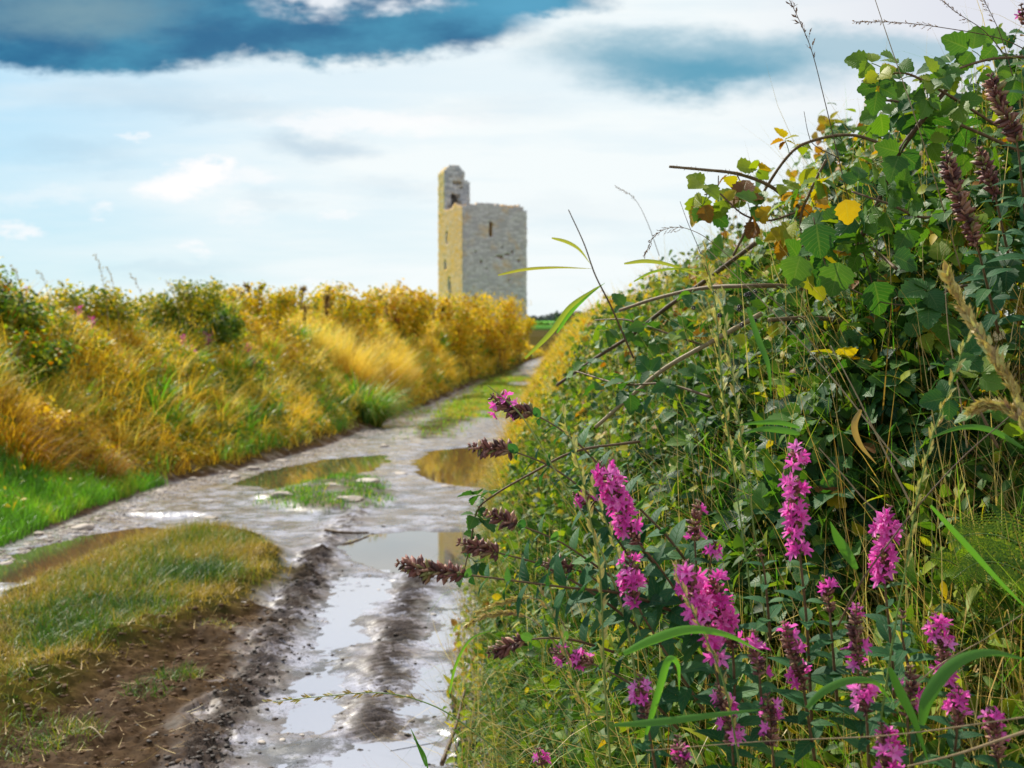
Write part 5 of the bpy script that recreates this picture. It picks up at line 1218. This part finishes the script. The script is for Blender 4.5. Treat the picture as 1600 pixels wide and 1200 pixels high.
vine('climber with golden wilted leaves on the middle of the dead cane', [(1150, 272, 2.68), (1165, 300, 2.68), (1190, 330, 2.68), (1225, 340, 2.68)], [
 (1162, 282, 2.66, (-.2, 0, -1), (.1, -1, .1), .034, .87), (1190, 300, 2.68, (-.7, 0, -.2), (.1, -1, .6), .036, .85), (1150, 262, 2.68, (1, 0, .1), (0, -1, .7), .045, .82), (1230, 300, 2.66, (.3, 0, -1), (0, -1, .1), .040, .96), (1255, 265, 2.66, (.5, 0, -.9), (0, -1, .3), .045, .84)])
vine('climber with large heart shaped green leaves in the middle of the hedge', [(1270, 340, 2.2), (1280, 380, 2.2), (1300, 430, 2.2), (1370, 470, 2.15), (1450, 480, 2.1)], [
 (1275, 350, 2.18, (.1, -.1, -1), (-.3, -1, .3), .060, .30), (1310, 410, 2.18, (-.2, -.1, -1), (0, -1, .4), .060, .60), (1250, 400, 2.2, (-.3, 0, -1), (-.3, -1, .3), .055, .70), (1365, 440, 2.14, (.3, 0, -1), (0, -1, .5), .060, .40), (1450, 455, 2.1, (-.5, 0, -1), (.1, -1, .4), .060, .25), (1320, 312, 2.2, (.2, 0, -1), (.0, -1, .2), .045, .92), (1395, 400, 2.1, (.9, 0, -.3), (0, -1, .7), .050, .33)])

# --- ferns in the dark at right
def fern(label, pts, w, tint=.2):
    pp = spline(path(pts), 30); root = empty('fern', pp[-1], label, 'fern')
    a = Acc(); tube(a, pp, np.linspace(.0005, .0016, 30), 5, .4); a.build('stem', M_GSTEM, root)
    a = Acc(); tn = norm(np.gradient(pp, axis=0)); D, N, S, Q = [], [], [], []
    for i in range(2, 29):
        t = i / 29; sd_ = norm(np.cross(tn[i], [-.1, -.9, .4])); ln = w * (t ** .7)
        for s_ in (-1, 1):
            dr = norm(sd_ * s_ - tn[i] * .35)
            for k in range(1, 9):
                c = pp[i] + dr * ln * k / 8
                for s2 in (-1, 1): Q.append(c); D.append(norm(np.cross(dr, [-.1, -.9, .4]) * s2 + dr * .6)); N.append((-.1, -.9, .4)); S.append(ln * .16 * (1.1 - k / 9) + .0015)
    S = np.array(S); a.inst(LEAF_LAL, frames(np.array(D), np.array(N), S, S * 1.8), np.array(Q), np.clip(tint + .1 * rng.standard_normal(len(S)), 0, 1)); a.build('fronds', M_FIL, root)
fern('upper fern frond in the shade at the right edge', [(1480, 850, 1.75), (1520, 835, 1.75), (1570, 840, 1.75), (1630, 870, 1.75)], .05, .55)
fern('lower fern frond in the shade at the right edge', [(1490, 905, 1.72), (1530, 880, 1.72), (1580, 885, 1.72), (1640, 920, 1.72)], .05, .45)
fern('small fern frond drooping below the other two', [(1450, 870, 1.8), (1490, 880, 1.8), (1530, 910, 1.8), (1580, 960, 1.8)], .04, .5)

# --- blackberries
def berries(label, u, v, Y, n):
    c0 = P(u, v, Y); root = empty('blackberry_cluster', c0, label, 'berries')
    for i in range(n):
        c = c0 + rng.standard_normal(3) * .012; a = Acc()
        for k in range(22):
            ph = k * 2.4; zz = 1 - 2 * (k + .5) / 22; rr_ = math.sqrt(1 - zz * zz); d = np.array([rr_ * math.cos(ph), rr_ * math.sin(ph), zz])
            oct_ = np.array([(1, 0, 0), (0, 1, 0), (-1, 0, 0), (0, -1, 0), (0, 0, 1), (0, 0, -1)], float) * .0016
            a.add(oct_ + c + d * .004, [0, 1, 4, 1, 2, 4, 2, 3, 4, 3, 0, 4, 1, 0, 5, 2, 1, 5, 3, 2, 5, 0, 3, 5], [3] * 8, .1)
        a.build('berry', M_BERRY, root, smooth=True)
M_BERRY = plainmat('blackberry', [(0, (.008, .005, .012)), (1, (.03, .008, .02))], rough=.25, bump=0, spec=.6)
berries('unripe dark berries near the smooth brown cane', 1105, 475, 2.6, 4)
berries('dark berries under the cane left of the heart shaped leaves', 1175, 460, 2.55, 4)
berries('dark berries against the yellow leaves near the skyline', 1160, 490, 2.6, 3)

# purple flowers on the left bank
for (u, v, Y, lb) in ((170, 462, 13.6, 'purple flower nearest the left bank crest above the bramble'), (135, 470, 13.5, 'purple flower left of it on the crest'), (300, 545, 16, 'large rose purple flower head in the middle of the left bank'),
                  (285, 528, 16, 'rose purple flower just left of the large one'), (145, 500, 13.4, 'purple flower below the crest at left'), (125, 482, 13.3, 'purple flower among bramble leaves at left'), (325, 522, 17, 'purple flower up right of the large one'),
                  (388, 540, 19, 'small purple flower left of the feathery grass'), (395, 560, 19, 'small purple flower under the other beside the feathery grass'), (410, 505, 20, 'pale purple flower near the crest right of the shrubs'), (5, 478, 12.6, 'purple flower at the left edge of the scene'), (42, 452, 13, 'purple flower low on the crest near the left edge')):
    for Y in np.linspace(Y - 3.5, Y + 8, 90):
        x = (u - 800) / FPX * Y; z = CAMH + (HZ - v) / FPX * Y; sl_ = float(Ll(Y)) - x
        if sl_ > .3 and z < float(surfL(sl_, Y)) * 1.02 + float(zg(Y)) + .04: break
    gz = float(ground(np.array([x]), np.array([Y]))[0])
    root = empty('loosestrife', (x, Y, gz), lb, 'wildflower'); a = Acc(); tube(a, spline([(x + .05, Y, gz), (x, Y, z)], 6), .004, 5, .3); a.build('stem', M_STEM, root)
    big = 1.7 if 'large' in lb else 1; m = int(46 * big); t = rng.random(m); a = Acc(); cc = np.stack([x + rng.normal(size=m) * .022 * big, Y + rng.normal(size=m) * .03, z - .16 * t * big + .04], -1)
    a.inst(PETAL, frames(rng.standard_normal((m, 3)), rng.standard_normal((m, 3)), np.full(m, .026), np.full(m, .016)), cc, rng.random(m) * .35); a.build('flower_spike', M_PET, root)

# ------------------------------------------------------------------ stones, clods, sticks
M_STONE = plainmat('pale_stone', [(0, (.20, .15, .11)), (.4, (.36, .29, .24)), (.8, (.55, .48, .43)), (1, (.62, .55, .5))], rough=.75, nsc=14, bump=.6, bd=.01)
M_CLOD = plainmat('mud_clod', [(0, (.022, .015, .012)), (.6, (.06, .042, .034)), (1, (.15, .12, .10))], rough=.75, nsc=40, bump=.6, bd=.006, spec=.5)
def rock(acc, c, r, seed, squash=.5, tint=.5, nu=18, nv=12):
    rs = np.random.default_rng(seed)
    th = np.linspace(0, 2 * PI, nu, endpoint=False); ph = np.linspace(.04, PI - .04, nv); T_, P_ = np.meshgrid(th, ph)
    x, y, z = np.sin(P_) * np.cos(T_), np.sin(P_) * np.sin(T_), np.cos(P_)
    o = rs.random(3) * 40; k = 1.0
    for _ in range(5):      # flat facets
        d = norm(rs.standard_normal(3)); h = .55 + .25 * rs.random(); dt = x * d[0] + y * d[1] + z * d[2]
        e = np.where(dt > h, (dt - h), 0); x, y, z = x - d[0] * e, y - d[1] * e, z - d[2] * e
    n_ = 1 + .16 * fbm(x * 1.3 + o[0] + z, y * 1.3 + o[1] - z, .7, 3); a_ = rs.random() * 6
    r = np.broadcast_to(np.asarray(r, float), (3,)) if np.ndim(r) else np.array([r * (1 + .3 * rs.random()), r * (.7 + .3 * rs.random()), r * squash])
    X, Y, Z_ = x * n_ * r[0], y * n_ * r[1], z * n_ * r[2]
    X, Y = X * math.cos(a_) - Y * math.sin(a_), X * math.sin(a_) + Y * math.cos(a_)
    V = np.stack([X + c[0], Y + c[1], Z_ + c[2]], -1).reshape(-1, 3); F = []
    for i in range(nv - 1):
        for j in range(nu): j2 = (j + 1) % nu; F += [i * nu + j, (i + 1) * nu + j, (i + 1) * nu + j2, i * nu + j2]
    C_ = [4] * ((nv - 1) * nu); F += list(range(nu)) + [(nv - 1) * nu + j for j in range(nu)][::-1]; C_ += [nu, nu]
    acc.add(V, F, C_, tint)
ST = [(128, 828, .085, .40, 'largest flat pale stone at the left lane edge by the green grass'), (85, 812, .06, .5, 'smaller pale stone just behind the largest flat one'), (170, 842, .05, .3, 'low flat stone right of the largest flat one'),
 (60, 838, .05, .5, 'stone at the foot of the green grass'), (10, 880, .06, .5, 'pale stone by the puddle at the left edge'), (215, 800, .05, .35, 'brownish stone sunk in mud past the green grass'),
 (365, 748, .08, .4, 'pale stone at the left tip of the long puddle'), (395, 735, .09, .35, 'pale stone on the far rim of the long puddle'), (350, 725, .07, .5, 'upright pale stone at the foot of the left bank'), (440, 722, .09, .3, 'flat stone behind the long puddle'), (480, 712, .10, .3, 'pale flat stone farther along the rim of the long puddle'),
 (440, 787, .105, .42, 'pale rounded stone at the left of the stony island'), (545, 792, .16, .25, 'broad flat stone at the front of the stony island'), (575, 762, .13, .30, 'pale stone at the back right of the stony island'), (520, 768, .10, .3, 'small stone in the middle of the stony island'), (330, 812, .06, .3, 'pale stone alone in the mud between the puddles'),
 (600, 700, .10, .3, 'pale stone between the long puddle and the golden one'), (625, 742, .09, .25, 'flat stone left of the golden puddle'), (640, 690, .10, .25, 'flat stone near the strip of grass'), (700, 762, .07, .3, 'thin stone at the near rim of the golden puddle'), (250, 770, .06, .4, 'small stone against the left bank past the green grass'), (300, 752, .07, .4, 'small stone against the left bank before the long puddle')]
for i, (u, v, r, sq, lb) in enumerate(ST):
    x, y = G(u, v); z = float(ground(np.array([x]), np.array([y]))[0]); a = Acc(); rock(a, (x, y, z + r * sq * .25), r, i, sq, .5 + .35 * random.random())
    tag(a.build('stone', M_STONE, smooth=False), lb, 'stone')
for i, (u, v, r, sq, t, lb) in enumerate(((716, 1098, .042, .8, .95, 'grey muddy stone at the foot of the right verge'), (752, 1095, .044, .8, .8, 'brown grey stone touching it on the right'), (742, 1128, .06, .75, .25, 'dark clod of wet mud beneath the two stones'), (735, 1165, .05, .6, .1, 'lower dark clod under the verge grass'))):
    x, y = G(u, v + 20); z = float(ground(np.array([x]), np.array([y]))[0]); a = Acc(); rock(a, (x, y, z + r * sq * .55), r, 50 + i, sq, t, 26, 18)
    tag(a.build('mud_clod' if 'clod' in lb else 'stone', M_CLOD, smooth=True), lb, 'clod' if 'clod' in lb else 'stone')
a = Acc(); n = 700
q = in_poly(BROWN, n, 0); z = ground(q[:, 0], q[:, 1])
for i in range(len(q)): rock(a, (q[i, 0], q[i, 1], z[i] + .001), .004 + .014 * rng.random() ** 2.5, i, .5, .3 + .4 * rng.random(), 8, 6)
M_BCL = plainmat('brown_clod', [(0, (.03, .014, .007)), (.6, (.11, .058, .027)), (1, (.22, .14, .08))], rough=.9, nsc=60, bump=.6, bd=.004)
tag(a.build('mud_crumbs', M_BCL), 'brown crumbs of earth on the bare soil below the grass island', 'mud', kind='stuff')
a = Acc(); n = 650
y = sampY(n, 4.2, 30, 1.4); x = Rr(y) - rng.random(n) * 3.4; k = fbm(x, y, .8, 2) > -.1; x, y = x[k], y[k]; z = ground(x, y)
for i in range(len(x)): rock(a, (x[i], y[i], z[i] + .001), .004 + .010 * rng.random() ** 3 + .0006 * y[i], i + 9, .4, .2 + .7 * rng.random(), 8, 6)
tag(a.build('lane_gravel', M_STONE), 'small stones bedded in the wet mud of the lane', 'gravel', kind='stuff')
# gravel and small clods
a = Acc(); n = 1500
y = sampY(n, 7.5, 26, 1.5); x = Ll(y) + .05 + np.abs(rng.standard_normal(n)) * .22; z = ground(x, y)
for i in range(n): rock(a, (x[i], y[i], z[i]), .007 + .020 * rng.random() ** 2.5 + .0004 * y[i], i, .5, .3 + .7 * rng.random(), 7, 5)
tag(a.build('gravel', M_STONE), 'small pale gravel along the left edge of the lane', 'gravel', kind='stuff')
a = Acc(); n = 1500
cl = [(497, 868), (470, 930), (430, 1010), (395, 1080), (340, 1150), (300, 1230)]; gp_ = np.array([G(*q) for q in cl])
t = rng.random(n) * 4.999; i0 = t.astype(int); f = (t - i0)[:, None]; q = gp_[i0] * (1 - f) + gp_[i0 + 1] * f + rng.standard_normal((n, 2)) * [.07, .07]
k = rng.random(n) < .30; q[k] = np.stack([Rr(4) - 1.55 + rng.random(k.sum()) * 1.5, 3.9 + rng.random(k.sum()) ** 1.5 * 7], -1)
z = ground(q[:, 0], q[:, 1])
for i in range(n): rock(a, (q[i, 0], q[i, 1], z[i] + .002), (.0025 + .012 * rng.random() ** 3.2), i, .45, .8 * rng.random(), 8, 6)
tag(a.build('mud_clods', M_CLOD), 'dark crumbs of mud thrown up along the right rut', 'mud', kind='stuff')
a = Acc(); n = 380
q = in_poly(BROWN, n, 0); n = len(q); z = ground(q[:, 0], q[:, 1])
blades(a, np.c_[q, z + .004], rng.random(n) * 2 * PI, .03 + .09 * rng.random(n), .0022 + .0016 * rng.random(n), 1.35 + .25 * rng.random(n), rng.standard_normal(n) * .25, rng.random(n), segs=3)
tag(a.build('straw_litter', M_STRAW), 'bits of straw and twig lying on the brown mud', 'litter', kind='stuff')
def stick(label, pts, r, tint=.2):
    pp = [(*G(u, v), h) for u, v, h in pts]; pp = spline([(x, y, float(ground(np.array([x]), np.array([y]))[0]) + h) for x, y, h in pp], 16)
    a = Acc(); tube(a, pp, np.linspace(r, r * .5, 16) * (1 + .15 * np.sin(np.arange(16) * 2.3)), 7, tint); return tag(a.build('stick', M_STEM, smooth=True), label, 'stick')
stick('dark stick lying in the mud behind the white puddle', [(508, 838, .02), (540, 842, .03), (575, 836, .02)], .014)
stick('short pale twig on the brown mud near the bottom left', [(128, 1168, .01), (142, 1176, .012), (160, 1184, .01)], .005, .9)
stick('forked grey twig jutting from the verge at the bottom', [(690, 1210, .02), (712, 1180, .08), (726, 1150, .14)], .008, .25)
stick('grey stick leaning out of the verge above the clods', [(770, 1100, .05), (795, 1080, .12), (840, 1065, .2)], .008, .3)
settle()
